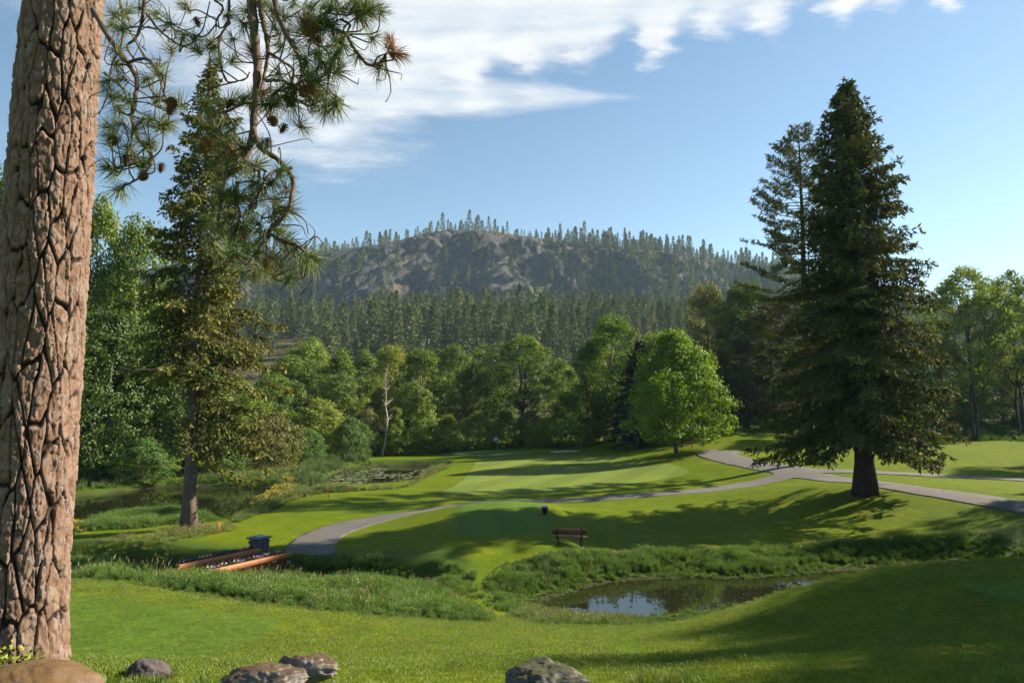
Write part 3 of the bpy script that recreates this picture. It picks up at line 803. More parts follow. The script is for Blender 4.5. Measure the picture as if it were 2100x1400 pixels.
def conifer(seed, H, base, R_, prof, nbr=240, droop=0.25, tipup=0.25, twig=0.55, step=0.28, card=0.30, cw=0.055, cpt=6, trunk_r=0.4, hang=0.5,
            side=None, clump=0.0, wig=0.05, tuft=False, limbr=0.035):
    """returns (wood Geo, needles Geo): whorled limbs carrying side twigs set with needle sprays.
       side(az, t) scales a limb's length"""
    r = np.random.default_rng(seed)
    wood, nd = Geo(), Geo()
    tl = np.linspace(0, 1, 16); L = np.stack([np.cumsum(r.normal(size=16)) * 0.03, np.cumsum(r.normal(size=16)) * 0.03, tl * H - 0.3 * (tl == 0)], 1)
    rad = trunk_r * (1 - tl) ** 0.75 + 0.02; rad[0] *= 1.45; rad[1] *= 1.05
    wood.tube(L, rad, 14)
    pt = [p[0] for p in prof]; pr = [p[1] for p in prof]
    cs, ds, ls, as_ = [], [], [], []
    for k in range(nbr):
        t = (k + r.random()) / nbr; t = t ** 0.92
        z = base + t * (H - base) * 0.985
        az = k * 2.39996 + r.normal() * 0.35
        Lb = R_ * np.interp(t, pt, pr) * (0.72 + 0.42 * r.random())
        if side is not None: Lb *= side(az, t)
        if Lb < 0.12: Lb = 0.12
        e0 = (-droop + (0.9 + droop) * max(0, t - 0.35) ** 1.2) + r.normal() * 0.10
        n = max(4, int(Lb / 0.45) + 3); s = np.linspace(0, 1, n)
        rr = Lb * s
        zz = Lb * (np.tan(e0) * s - droop * 0.55 * s ** 1.5 * (1 - 0.5 * t) + tipup * 0.55 * s ** 3)
        ax = np.array([np.interp(z, L[:, 2], L[:, 0]), np.interp(z, L[:, 2], L[:, 1])])
        azs = az + wig * np.cumsum(r.normal(size=n))
        P = np.stack([ax[0] + np.cos(azs) * rr, ax[1] + np.sin(azs) * rr, z + zz], 1)
        wood.tube(P, limbr * (0.35 + 0.65 * min(1, Lb / R_)) * np.linspace(1, 0.15, n), 4, cap=False)
        # twigs on both sides
        tan = unit(np.gradient(P, axis=0)); ctone = r.random()
        m = max(3, int(Lb / step))
        for q in range(m):
            sq = 0.12 + 0.88 * (q + r.random()) / m
            if tuft and sq < 0.45: continue
            if clump and vnoise(np.array([sq * 3 + k * 1.7]), np.array([seed + 0.3]), 2)[0] < clump: continue
            f = sq * (n - 1); i = min(int(f), n - 2); pp = P[i] + (P[i + 1] - P[i]) * (f - i); td = tan[i]
            sgn = 1 if q % 2 else -1
            lat = unit(np.array([-td[1], td[0], 0.0])) * sgn
            tw = twig * (0.5 + 0.5 * r.random()) * (1.15 - 0.7 * sq) * min(1.0, 0.35 + Lb / R_)
            dirv_ = unit(td * 0.65 + lat * 0.85 + np.array([0, 0, -hang * (0.3 + 0.7 * r.random())]))
            kk = cpt
            u = (np.arange(kk) + r.random(kk)) / kk
            c0 = pp + dirv_ * (u * tw)[:, None] + np.array([0, 0, -1.0]) * (hang * 0.35 * tw * u ** 2)[:, None]
            dd = unit(dirv_ * 0.7 + r.normal(size=(kk, 3)) * (0.75 if tuft else 0.5) + np.array([0, 0, (0.35 if tuft else -0.25 * hang)]))
            cs.append(c0); ds.append(dd); ls.append(card * (0.65 + 0.7 * r.random(kk)))
            as_.append(np.clip(0.45 * r.random(kk) + 0.25 * ctone + 0.42 * u * sq, 0, 1))
    # leader
    kk = 30; u = r.random(kk); cs.append(np.stack([L[-1, 0] + r.normal(size=kk) * .05, L[-1, 1] + r.normal(size=kk) * .05, H - 0.9 * u], 1))
    ds.append(unit(r.normal(size=(kk, 3)) + np.array([0, 0, 0.8]))); ls.append(np.full(kk, card)); as_.append(r.random(kk))
    c = np.concatenate(cs); d = np.concatenate(ds); l = np.concatenate(ls); a = np.concatenate(as_)
    up_ = np.array([0, 0, 1.0]) * (0.4 if tuft else 0.8) + unit(c * np.array([1, 1, 0])) * 0.5
    sd_ = unit(np.cross(d, unit(up_ + rdirs(len(c), r) * 0.9)))
    nd.cards(c, d, sd_, l, cw * (0.7 + 0.6 * r.random(len(c))), a)
    return wood, nd

def merge(wood, nd, name, mats):
    g = Geo()
    for src, m in ((wood, 0), (nd, 1)):
        V = np.concatenate(src.V); A = np.concatenate(src.A)
        g.add(V, np.concatenate(src.Q) if src.Q else None, np.concatenate(src.T) if src.T else None, A, m)
    return g.mesh(name, mats)

def tree(name, label, loc, wm, lm, rotz=0.0, sc=1.0, group=None, cat='tree', leafname='crown'):
    o = thing(name, label, cat, loc, rotz, group)
    o.scale = (sc, sc, sc) if np.isscalar(sc) else sc
    link('trunk', wm, o); link(leafname, lm, o)
    return o

# ----------------------------------------------------------- near conifers
# the big spruce by the path fork
sp = drop(1775, 1012)
SPH = at(1790, 165, sp[1])[2] - sp[2]
wd, nd = conifer(11, SPH, 3.6, 6.0, ((0, 0.78), (.06, .95), (.12, 1.0), (.25, .87), (.5, .68), (.75, .46), (.9, .24), (1, .04)), nbr=400, droop=0.34, tipup=0.30, twig=1.15, step=0.17,
                 card=0.36, cw=0.062, cpt=10, trunk_r=0.60, hang=0.75, limbr=0.05, side=lambda az, t: (0.86 + 0.26 * vnoise(np.array([az * 1.3]), np.array([t * 11]), 4)[0]) * (1 - 0.10 * math.cos(az) * (t < 0.3)))
tree('spruce_tree', 'tall dark spruce with low sweeping boughs standing alone by the path fork', sp, wd.mesh('spruce_wood', [M_bark_dark], True), nd.mesh('spruce_needles', [M_spruce]))
# the tall fir with a bare lower trunk by the pond
fp = drop(386, 1086)
FH = at(430, 128, fp[1])[2] - fp[2]
def fir_side(az, t):
    rt = math.cos(az)           # +x is the right-hand side
    if t < 0.20: return max(0.0, 0.05 + 1.0 * rt) * (0.75 + 0.35 * math.sin(az * 3))
    return (0.92 + 0.12 * rt) * (0.72 + 0.55 * vnoise(np.array([az * 1.1 + 40]), np.array([t * 9]), 6)[0])
wd, nd = conifer(23, FH, 4.4, 4.5, ((0, 1.0), (.15, 1.0), (.35, .92), (.50, .80), (.64, .70), (.74, .46), (.88, .30), (1, .06)), nbr=300, droop=0.30, tipup=0.22, twig=1.1, step=0.15,
                 card=0.30, cw=0.06, cpt=10, trunk_r=0.37, hang=0.8, side=fir_side, limbr=0.045, wig=0.08, clump=0.30)
fo = tree('fir_tree', 'tall fir with long bare lower trunk on the pond bank', fp, wd.mesh('fir_wood', [M_bark_fir], True), nd.mesh('fir_needles', [M_fir]))
# the pine half hidden behind the spruce
pp_ = np.array([at(1664, 940, far_y(71))[0], far_y(71), 0]); pp_[2] = gz(pp_[0], pp_[1])
PH = at(1650, 262, far_y(71))[2] - pp_[2]
wd, nd = conifer(31, PH, 7.5, 5.6, ((0, .75), (.2, 1.0), (.5, .95), (.75, .72), (.9, .42), (1, .12)), nbr=180, droop=0.05, tipup=0.5, twig=0.8, step=0.17, card=0.42, cw=0.04, cpt=14,
                 trunk_r=0.42, hang=0.05, tuft=True, limbr=0.06, wig=0.12)
tree('ponderosa_pine', 'tall open-crowned pine half hidden behind the dark spruce', pp_, wd.mesh('pine_wood', [M_bark_dark], True), nd.mesh('pine_needles', [M_pine]))
# brownish pine below it, and the dark conifer behind the bright maple
bp = np.array([at(1590, 900, far_y(118))[0], far_y(118), 0]); bp[2] = gz(bp[0], bp[1])
wd, nd = conifer(37, at(1600, 628, far_y(118))[2] - bp[2], 2.5, 6.0, ((0, .9), (.3, 1), (.6, .85), (.85, .5), (1, .15)), nbr=130, droop=0.12, tipup=0.4, twig=0.9, step=0.22, card=0.5, cw=0.06, cpt=14, trunk_r=0.35, hang=0.15, tuft=True, limbr=0.06, wig=0.12)
MBP = (wd.mesh('brown_pine_wood', [M_bark_dark], True), nd.mesh('brown_pine_needles', [M_pinebrown]))
tree('ponderosa_pine', 'dusky brownish pine between the maple and the spruce', bp, *MBP)
b2 = np.array([at(1530, 900, far_y(124))[0], far_y(124), 0]); b2[2] = gz(b2[0], b2[1])
tree('ponderosa_pine', 'dark pine standing on the shaded tee mound behind the path', b2, *MBP, rotz=2.1, sc=0.92)
dk = drop(1318, 917)
DKH = at(1318, 700, dk[1])[2] - dk[2]
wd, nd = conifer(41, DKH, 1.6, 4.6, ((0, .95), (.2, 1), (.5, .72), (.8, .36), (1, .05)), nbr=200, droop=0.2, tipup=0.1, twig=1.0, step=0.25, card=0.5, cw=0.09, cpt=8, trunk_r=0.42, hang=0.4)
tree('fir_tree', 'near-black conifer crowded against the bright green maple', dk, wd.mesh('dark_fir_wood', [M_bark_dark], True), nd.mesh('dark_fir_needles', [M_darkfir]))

# ------------------------------------------------------------- leafy trees
mp_ = drop(1388, 929)
MPH = at(1405, 690, mp_[1])[2] - mp_[2]
wd, lf = broadleaf(51, MPH, 5.6, 0.10, ((0, .70), (.12, .96), (.35, 1), (.6, .90), (.82, .62), (.94, .34), (1, .12)), ncl=560, per=60, leaf=0.30, clr=0.82, lobes=0.34, trunk_r=0.26, gap=0.24)
tree('maple_tree', 'bright green rounded maple standing alone beside the path', mp_, wd.mesh('maple_wood', [M_bark_grey], True), lf.mesh('maple_leaves', [M_maple]))

BL = {}
def variant(key, mat, **kw):
    wd, lf = broadleaf(**kw); BL[key] = (wd.mesh(key + '_wood', [M_bark_dark if key == 'open' else M_bark_grey], True), lf, kw['H'], kw['R_'], {})
    return key
variant('plume', None, seed=61, H=20, R_=4.6, base=0.16, prof=((0, .4), (.2, .8), (.5, 1), (.8, .8), (1, .2)), ncl=300, per=62, leaf=0.30, clr=0.9, lobes=0.35, upright=0.9, gap=0.30)
variant('broad', None, seed=62, H=20, R_=6.4, base=0.10, prof=((0, .6), (.25, .9), (.5, 1), (.8, .75), (1, .25)), ncl=380, per=64, leaf=0.30, clr=0.95, lobes=0.4, upright=0.6, gap=0.32)
variant('narrow', None, seed=63, H=20, R_=3.6, base=0.08, prof=((0, .7), (.2, 1), (.5, .95), (.8, .6), (1, .1)), ncl=260, per=62, leaf=0.28, clr=0.85, lobes=0.35, upright=1.0, gap=0.28)
variant('open', None, seed=64, H=24, R_=6.2, base=0.34, prof=((0, .35), (.2, .7), (.5, 1), (.75, .95), (.92, .6), (1, .3)), ncl=260, per=60, leaf=0.32, clr=0.85, lobes=0.5, upright=1.0, stems=2, nlimb=26, gap=0.40, trunk_r=0.30)
variant('mass', None, seed=65, H=20, R_=8.0, base=0.02, prof=((0, .85), (.2, 1), (.5, .95), (.8, .65), (1, .15)), ncl=620, per=56, leaf=0.30, clr=1.0, lobes=0.35, upright=0.5, gap=0.26)
def leafmesh(key, mat):
    b = BL[key]
    if mat.name not in b[4]: b[4][mat.name] = b[1].mesh(key + '_' + mat.name, [mat])
    return b[4][mat.name]
def put(kind, mat, px, top, Y, hw, label, name='cottonwood_tree', group=None, rot=None, base=None):
    """stand a tree at distance Y so that its top and half width meet the photo"""
    Y = far_y(Y); x = at(px, 850, Y)[0]; z = float(tz(x, Y)) if Y < 200 else gz(x, Y)
    b = BL[kind]; H = at(px, top, Y)[2] - z; W = hw / 1400 * Y
    sz = H / b[2] * 0.985; sxy = W / b[3]
    return tree(name, label, (x, Y, z), b[0], leafmesh(kind, mat), rot if rot is not None else float(rng.random() * 6.28), (sxy, sxy, sz), group)
# left-hand grove across the pond
put('plume', M_cotton, 0, 360, 74, 85, 'tall pale cottonwood showing left of the large pine trunk')
put('plume', M_cotton, 185, 425, 88, 70, 'cottonwood whose top peeks out just right of the large pine trunk')
put('plume', M_cotton, 268, 465, 86, 80, 'sunlit tall cottonwood rising left of the bare-trunked fir')
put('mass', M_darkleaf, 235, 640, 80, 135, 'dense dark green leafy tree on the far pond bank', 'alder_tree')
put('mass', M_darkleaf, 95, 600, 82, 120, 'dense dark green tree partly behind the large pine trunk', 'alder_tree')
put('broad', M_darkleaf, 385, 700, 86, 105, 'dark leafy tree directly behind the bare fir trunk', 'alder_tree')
put('broad', M_cotton, 465, 770, 92, 80, 'green leafy tree under the right side of the fir boughs', 'alder_tree')
put('broad', M_cotton, 330, 600, 118, 90, 'tall cottonwood behind the dark grove, between pine and fir')
put('plume', M_cotton, -120, 470, 90, 110, 'cottonwood beyond the left edge of the view')
# the row below the pine forest, from the fir to the maple
row = [('broad', M_cotton, 555, 765, 140, 62, 'olive green cottonwood just right of the fir boughs'),
       ('broad', M_willow, 625, 698, 158, 72, 'tall rounded cottonwood below the small grassy terrace'),
       ('plume', M_cotton, 592, 735, 146, 55, 'cottonwood in front of the tall rounded one by the fir'),
       ('narrow', M_cotton, 695, 718, 150, 46, 'slim cottonwood left of the bleached dead tree'),
       ('narrow', M_cotton, 745, 722, 160, 48, 'grey-green slim cottonwood directly behind the bleached dead tree'),
       ('plume', M_willow, 800, 715, 170, 55, 'cottonwood with a flat top right behind the dead tree'),
       ('plume', M_cotton, 862, 722, 140, 62, 'full cottonwood with pale trunk right of the dead tree'),
       ('broad', M_cotton, 925, 712, 166, 60, 'olive cottonwood left of the dark gap in the row'),
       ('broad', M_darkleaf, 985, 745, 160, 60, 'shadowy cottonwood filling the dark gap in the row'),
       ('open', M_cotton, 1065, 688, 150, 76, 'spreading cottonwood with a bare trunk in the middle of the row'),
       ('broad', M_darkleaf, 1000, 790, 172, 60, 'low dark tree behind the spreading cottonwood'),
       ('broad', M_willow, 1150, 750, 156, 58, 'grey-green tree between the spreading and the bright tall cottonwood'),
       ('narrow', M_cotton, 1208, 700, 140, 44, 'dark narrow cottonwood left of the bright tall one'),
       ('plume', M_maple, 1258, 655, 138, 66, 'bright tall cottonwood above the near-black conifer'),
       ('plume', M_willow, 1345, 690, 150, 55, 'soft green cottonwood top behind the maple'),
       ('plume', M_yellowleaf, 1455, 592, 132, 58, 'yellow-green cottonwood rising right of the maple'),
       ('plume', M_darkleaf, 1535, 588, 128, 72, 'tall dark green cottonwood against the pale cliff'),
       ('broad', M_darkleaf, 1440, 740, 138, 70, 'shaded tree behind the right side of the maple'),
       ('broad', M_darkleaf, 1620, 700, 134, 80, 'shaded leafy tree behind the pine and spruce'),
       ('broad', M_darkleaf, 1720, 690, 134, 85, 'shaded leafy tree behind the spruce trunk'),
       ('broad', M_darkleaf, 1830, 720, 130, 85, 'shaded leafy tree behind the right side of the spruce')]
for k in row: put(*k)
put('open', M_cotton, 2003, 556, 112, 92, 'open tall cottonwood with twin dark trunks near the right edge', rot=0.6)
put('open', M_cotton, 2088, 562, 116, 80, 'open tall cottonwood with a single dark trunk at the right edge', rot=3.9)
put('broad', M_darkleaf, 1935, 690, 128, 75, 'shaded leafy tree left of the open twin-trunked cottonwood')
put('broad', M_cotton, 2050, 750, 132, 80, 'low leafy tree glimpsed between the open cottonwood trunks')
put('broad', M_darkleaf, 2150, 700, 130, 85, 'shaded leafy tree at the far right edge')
put('broad', M_cotton, 1975, 770, 136, 60, 'low leafy tree behind the twin trunks')

# shrubs and willows along the foot of the row
variant('shrub', None, seed=71, H=8, R_=4.4, base=0.0, prof=((0, .8), (.25, 1), (.55, .92), (.8, .62), (1, .15)), ncl=240, per=60, leaf=0.24, clr=0.75, lobes=0.35, trunk_r=0.12, nlimb=14, stems=3, gap=0.25)
variant('spire', None, seed=72, H=9, R_=3.2, base=0.0, prof=((0, .9), (.3, 1), (.6, .7), (1, .12)), ncl=200, per=58, leaf=0.24, clr=0.7, lobes=0.45, trunk_r=0.12, nlimb=12, stems=2, gap=0.28)
shr = [('shrub', M_brownleaf, 565, 848, 92, 58, 'round olive-brown willow shrub on the bank right of the fir'),
       ('shrub', M_willow, 655, 822, 116, 66, 'large willow shrub behind the reeds'),
       ('shrub', M_darkleaf, 628, 880, 104, 45, 'dark low shrub beside the round olive-brown one'),
       ('shrub', M_darkleaf, 722, 858, 112, 42, 'blue-green shrub left of the dead tree foot'),
       ('shrub', M_brownleaf, 755, 842, 124, 48, 'brownish shrub at the foot of the dead tree'),
       ('spire', M_willow, 812, 838, 122, 26, 'small pale sapling right of the dead tree foot'),
       ('spire', M_cotton, 862, 800, 126, 48, 'leafy shrub below the full pale-trunked cottonwood'),
       ('spire', M_willow, 918, 852, 128, 34, 'light green shrub behind the left end of the green'),
       ('shrub', M_willow, 980, 846, 134, 38, 'light green shrub behind the middle of the green'),
       ('spire', M_willow, 1035, 842, 134, 36, 'pale willow shrub behind the flagstick'),
       ('shrub', M_brownleaf, 1088, 842, 138, 40, 'brownish shrub right of the flagstick'),
       ('spire', M_maple, 1165, 806, 128, 55, 'bushy bright green small tree behind the bunker'),
       ('shrub', M_willow, 1110, 868, 132, 36, 'low pale shrub behind the bunker'),
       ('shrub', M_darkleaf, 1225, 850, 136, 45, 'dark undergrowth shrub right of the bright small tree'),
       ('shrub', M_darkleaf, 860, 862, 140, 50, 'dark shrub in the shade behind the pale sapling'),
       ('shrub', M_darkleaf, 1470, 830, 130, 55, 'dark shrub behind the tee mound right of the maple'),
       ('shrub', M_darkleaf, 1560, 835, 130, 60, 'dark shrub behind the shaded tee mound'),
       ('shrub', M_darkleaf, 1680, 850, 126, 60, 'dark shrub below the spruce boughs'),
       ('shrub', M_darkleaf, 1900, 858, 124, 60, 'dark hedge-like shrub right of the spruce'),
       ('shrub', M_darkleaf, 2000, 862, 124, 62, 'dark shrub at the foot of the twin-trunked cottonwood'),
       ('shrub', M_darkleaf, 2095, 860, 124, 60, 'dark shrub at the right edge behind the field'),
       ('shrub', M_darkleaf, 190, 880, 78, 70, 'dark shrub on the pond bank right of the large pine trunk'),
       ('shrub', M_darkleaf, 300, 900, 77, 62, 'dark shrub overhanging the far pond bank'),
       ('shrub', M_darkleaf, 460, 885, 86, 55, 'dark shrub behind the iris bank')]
for k in shr: put(*k, name='shrub')

# bleached dead tree
def snag(seed, H, r0):
    r = np.random.default_rng(seed); g = Geo()
    L = wobble_line(np.array([0, 0, -0.3]), np.array([H * 0.05, 0, H]), 14, H * 0.05, r)
    g.tube(L, r0 * np.linspace(1, 0.12, 14), 8)
    for k in range(26):
        i = r.integers(5, 13); az = r.random() * 6.28; ln = H * (0.05 + 0.13 * r.random()) * (1.2 - i / 16)
        e = L[i] + ln * np.array([math.cos(az), math.sin(az), 0.75]); m = (L[i] + e) / 2 + r.normal(size=3) * ln * 0.12
        g.tube(spline([L[i], m, e], 6), np.linspace(r0 * 0.28, 0.012, 6), 5, cap=False)
    return g
def put_snag(px, top, Y, label, seed, r0):
    Y = far_y(Y); x = at(px, 850, Y)[0]; z = float(tz(x, Y)); o = thing('dead_tree', label, 'tree', (x, Y, z))
    link('trunk', snag(seed, at(px, top, Y)[2] - z, r0).mesh('dead_trunk', [M_bark_pale], True), o)
put_snag(785, 745, 120, 'bleached leafless dead tree standing in front of the leafy row', 81, 0.22)
put_snag(860, 690, 138, 'thin dead treetop sticking out above the full cottonwood', 82, 0.2)

# --------------------------------------------------------- conifers on the hill
FARM = []
for k, (Hh, Rr, nb) in enumerate([(22, 4.3, 80), (20, 3.6, 72), (24, 4.8, 84), (18, 4.2, 70)]):
    wd, nd = conifer(91 + k, Hh, Hh * (0.10, 0.2, 0.14, 0.08)[k], Rr, ((0, .70), (.12, 1), (.4, .80), (.7, .46), (.9, .18), (1, .04)), nbr=nb, droop=0.15, tipup=0.1, twig=1.2, step=0.6, card=0.95, cw=0.25, cpt=4, trunk_r=0.26, hang=0.2, limbr=0.05)
    FARM.append(merge(wd, nd, 'hill_conifer_%d' % k, [M_bark_dark, M_farpine]))
LOWM = []
for k, (Hh, Rr) in enumerate([(17, 3.3), (15, 3.0), (18, 3.0)]):
    wd, nd = conifer(97 + k, Hh, Hh * 0.1, Rr, ((0, .75), (.15, 1), (.45, .72), (.8, .32), (1, .04)), nbr=36, droop=0.08, tipup=0.2, twig=1.2, step=0.85, card=1.2, cw=0.34, cpt=3, trunk_r=0.22, hang=0.2, limbr=0.05)
    LOWM.append(merge(wd, nd, 'ridge_conifer_%d' % k, [M_bark_dark, M_farpine]))
r = np.random.default_rng(123)
pts = []
tries = 0
cell = {}
def ok(x, y, d):
    k = (int(x // d), int(y // d))
    for a in (-1, 0, 1):
        for b in (-1, 0, 1):
            for q in cell.get((k[0] + a, k[1] + b, d), ()):
                if (q[0] - x) ** 2 + (q[1] - y) ** 2 < d * d: return False
    cell.setdefault((k[0], k[1], d), []).append((x, y)); return True
while tries < 26000:
    tries += 1
    y = 250 + r.random() * 340; x = (r.random() * 2 - 1) * 0.95 * y
    if not ok(x, y, 8.6): continue
    px = 1050 + 1400 * x / y
    if 395 < y < 436 and 500 < px < 800 and r.random() < 0.93: continue        # the bare grassy terrace
    if y < 395 and 440 < px < 660 and r.random() < 0.75: continue
    if y < 300 and r.random() < 0.45: continue
    if px < -100 or px > 2250: continue
    pts.append((x, y, px))
pts.sort(key=lambda p: p[1])
vis = []
for x, y, px in pts:
    s = 0.70 + 0.75 * r.random() ** 1.3
    vis.append((x, y, float(hz_at(x, y)), s))
# the 300 that show largest are single trees
near300 = [v for v in vis if 400 < 1050 + 1400 * v[0] / v[1] < 1720 and v[1] > 330][:300]
nearset = set((v[0], v[1]) for v in near300)
HL = 'dusky green pine in the dense forest on the hillside below the cliffs'
for k, (x, y, z, s) in enumerate(near300):
    o = link('hill_pine', FARM[k % 4], None, (x, y, z - 0.4), (0, 0, r.random() * 6.28), HL, 'tree', 'pines of the hillside forest')
    o.scale = (s * (0.85 + 0.3 * r.random()),) * 2 + (s,)
FOREST_PTS = np.array([v for v in vis if (v[0], v[1]) not in nearset])
# ridge and cliff pines
rp = []; tries = 0
while tries < 24000:
    tries += 1
    y = 640 + r.random() * 330; x = (r.random() * 2 - 1) * 0.62 * y - 20
    px = 1050 + 1400 * x / y
    crest = y > 900
    if crest:
        clp = sstep(vnoise(np.array([x / 26.0]), np.array([y / 26.0]), 17), 0.30, 0.62)[0]
        p = (0.04 + 0.42 * clp) if (px < 800 or px > 1120) else (0.30 * clp if y > 925 else 0.03)
    else:
        p = 0.05 + 0.9 * sstep(px, 1080, 1350) * (0.5 + 0.5 * sstep(y, 700, 820)) + 0.8 * sstep(px, 680, 480) + 0.20 * sstep(y, 700, 645)
    if r.random() > p or not ok(x, y, 7.0): continue
    rp.append((x, y, float(hz_at(x, y)), (0.45 + 0.85 * r.random() ** 1.6) * (1.22 if y < 900 else 0.9)))
RIDGE_PTS = np.array(rp)
print('hill trees', len(vis), len(near300), len(rp))

# ------------------------------------------------- the large foreground pine
def voronoi(u, v, nu, seed, jit=0.85):
    """F1, F2 and cell id on a plane periodic in u with nu cells"""
    iu = np.floor(u).astype(np.int64); iv = np.floor(v).astype(np.int64)
    f1 = np.full(u.shape, 9.0); f2 = np.full(u.shape, 9.0); cid = np.zeros(u.shape)
    for a in (-1, 0, 1):
        for b in (-1, 0, 1):
            cu = iu + a; cv = iv + b; h = (np.mod(cu, nu) * 7349 + cv * 9151 + seed * 131) & 65535
            ju = cu + 0.5 + (_perm[h] - 0.5) * jit; jv = cv + 0.5 + (_perm[(h * 31 + 17) & 65535] - 0.5) * jit
            d = np.hypot(u - ju, v - jv)
            new = d < f1
            f2 = np.where(new, f1, np.minimum(f2, d)); cid = np.where(new, _perm[(h * 57 + 5) & 65535], cid); f1 = np.where(new, d, f1)
    return f1, f2, cid
def bark_trunk(H, r_of, nth, nh, cw, ch, depth, seed, lean=(0, 0)):
    th = np.arange(nth) * 2 * np.pi / nth; h = np.linspace(-0.5, H, nh)
    TH, HH = np.meshgrid(th, h); Rr = r_of(HH)
    nu = 2 * int(round(np.pi * r_of(1.5) / cw)); U = TH / (2 * np.pi) * nu; Vv = HH / ch
    pu = np.cos(TH) * 3 + 7; pv = np.sin(TH) * 3 + HH * 0.9
    wu = fbm(pu * 1.1 + HH * 0.8, pv * 1.1, 2, seed) * 0.8; wv = fbm(pu * 1.5 + 31, pv * 0.9 + 17, 2, seed + 9) * 0.35
    # deep furrows part long ridges; ridges are split into flat plates that step up and down, and plates flake
    f1, f2, c1_ = voronoi((U + wu) * 0.5, Vv * 0.26 + wv * 0.5, max(1, int(round(nu * 0.5))), seed)
    fur = sstep(f2 - f1, 0.015, 0.13)
    g1, g2, cid = voronoi(U + wu * 1.6, Vv + wv, nu, seed + 3); e1 = g2 - g1
    crk = sstep(e1, 0.01, 0.10)
    h1, h2, cid2 = voronoi((U + wu) * 2.1, (Vv + wv) * 2.4, int(round(nu * 2.1)), seed + 7)
    plate = fur * (0.35 + 0.65 * crk)
    fl = fbm(U * 2.2 + 3, HH * 14, 3, seed + 20)
    disp = depth * (fur * 0.62 - 0.9) + depth * 0.30 * crk * fur + depth * 0.50 * (cid - 0.3) * crk * fur + depth * 0.24 * (cid2 - 0.5) * plate + depth * 0.16 * fl + 0.03 * fbm(pu * 0.35, pv * 0.5, 2, seed + 5)
    rr = Rr + disp
    X = rr * np.cos(TH) + lean[0] * HH; Y = rr * np.sin(TH) + lean[1] * HH
    V = np.stack([X, Y, HH], -1).reshape(-1, 3)
    i, j = np.meshgrid(np.arange(nth), np.arange(nh - 1)); i = i.ravel(); j = j.ravel()
    Q = np.stack([j * nth + i, j * nth + (i + 1) % nth, (j + 1) * nth + (i + 1) % nth, (j + 1) * nth + i], 1)
    return V, Q, {'plate': plate.ravel(), 'cell': (0.6 * cid + 0.4 * cid2).ravel()}
def ponderosa_bark():
    m, t = new_mat('ponderosa_bark')
    P = t.n('ShaderNodeTexCoord').outputs['Object']
    pl = t.n('ShaderNodeAttribute', attribute_name='plate').outputs['Fac']; ce = t.n('ShaderNodeAttribute', attribute_name='cell').outputs['Fac']
    fin = t.noise(t.n('ShaderNodeMapping', ins={'Vector': P, 'Scale': (1, 1, 0.5)}).outputs[0], 22, 6, 0.7)
    mid = t.noise(P, 5, 4, 0.6)
    top = t.ramp(ce, [(0.0, (0.0832, 0.0544, 0.0397)), (0.4, (0.1344, 0.0832, 0.0589)), (0.75, (0.1600, 0.1184, 0.0992)), (1.0, (0.1344, 0.0736, 0.0435))])
    top = t.mix(t.smooth(mid, 0.45, 0.7), top, (0.165, 0.130, 0.112))
    top = t.mix(t.math('MULTIPLY', t.smooth(fin, 0.35, 0.7), 0.6), top, t.mix(1.0, top, (1.45, 1.4, 1.35), 'MULTIPLY'))
    c = t.mix(t.smooth(pl, 0.15, 0.75), (0.022, 0.015, 0.012), top)
    bn = t.n('ShaderNodeBump', ins={'Strength': 0.7, 'Distance': 0.012, 'Height': fin})
    b = t.n('ShaderNodeBsdfPrincipled', ins={'Base Color': c, 'Roughness': 0.9, 'Normal': bn.outputs[0]})
    b.inputs['Specular IOR Level'].default_value = 0.2
    finish(t, b); return m
M_pbark = ponderosa_bark()
PX0 = at(31, 1345, 8.0); PZ = gz(PX0[0], 8.0)
pine = thing('ponderosa_pine', 'huge furrowed orange-barked pine trunk filling the left edge of the foreground', 'tree', (PX0[0], 8.0, PZ))
rfun = lambda h: 0.455 - 0.0062 * h + 0.05 * np.exp(-np.maximum(h, -0.5) * 2.2)
V, Q, att = bark_trunk(13.5, rfun, 310, 900, 0.066, 0.17, 0.052, 5)
link('trunk', mk_mesh('pine_trunk', V, Q, None, [M_pbark], None, True, att), pine)
PB = np.array([PX0[0], 8.0, PZ])

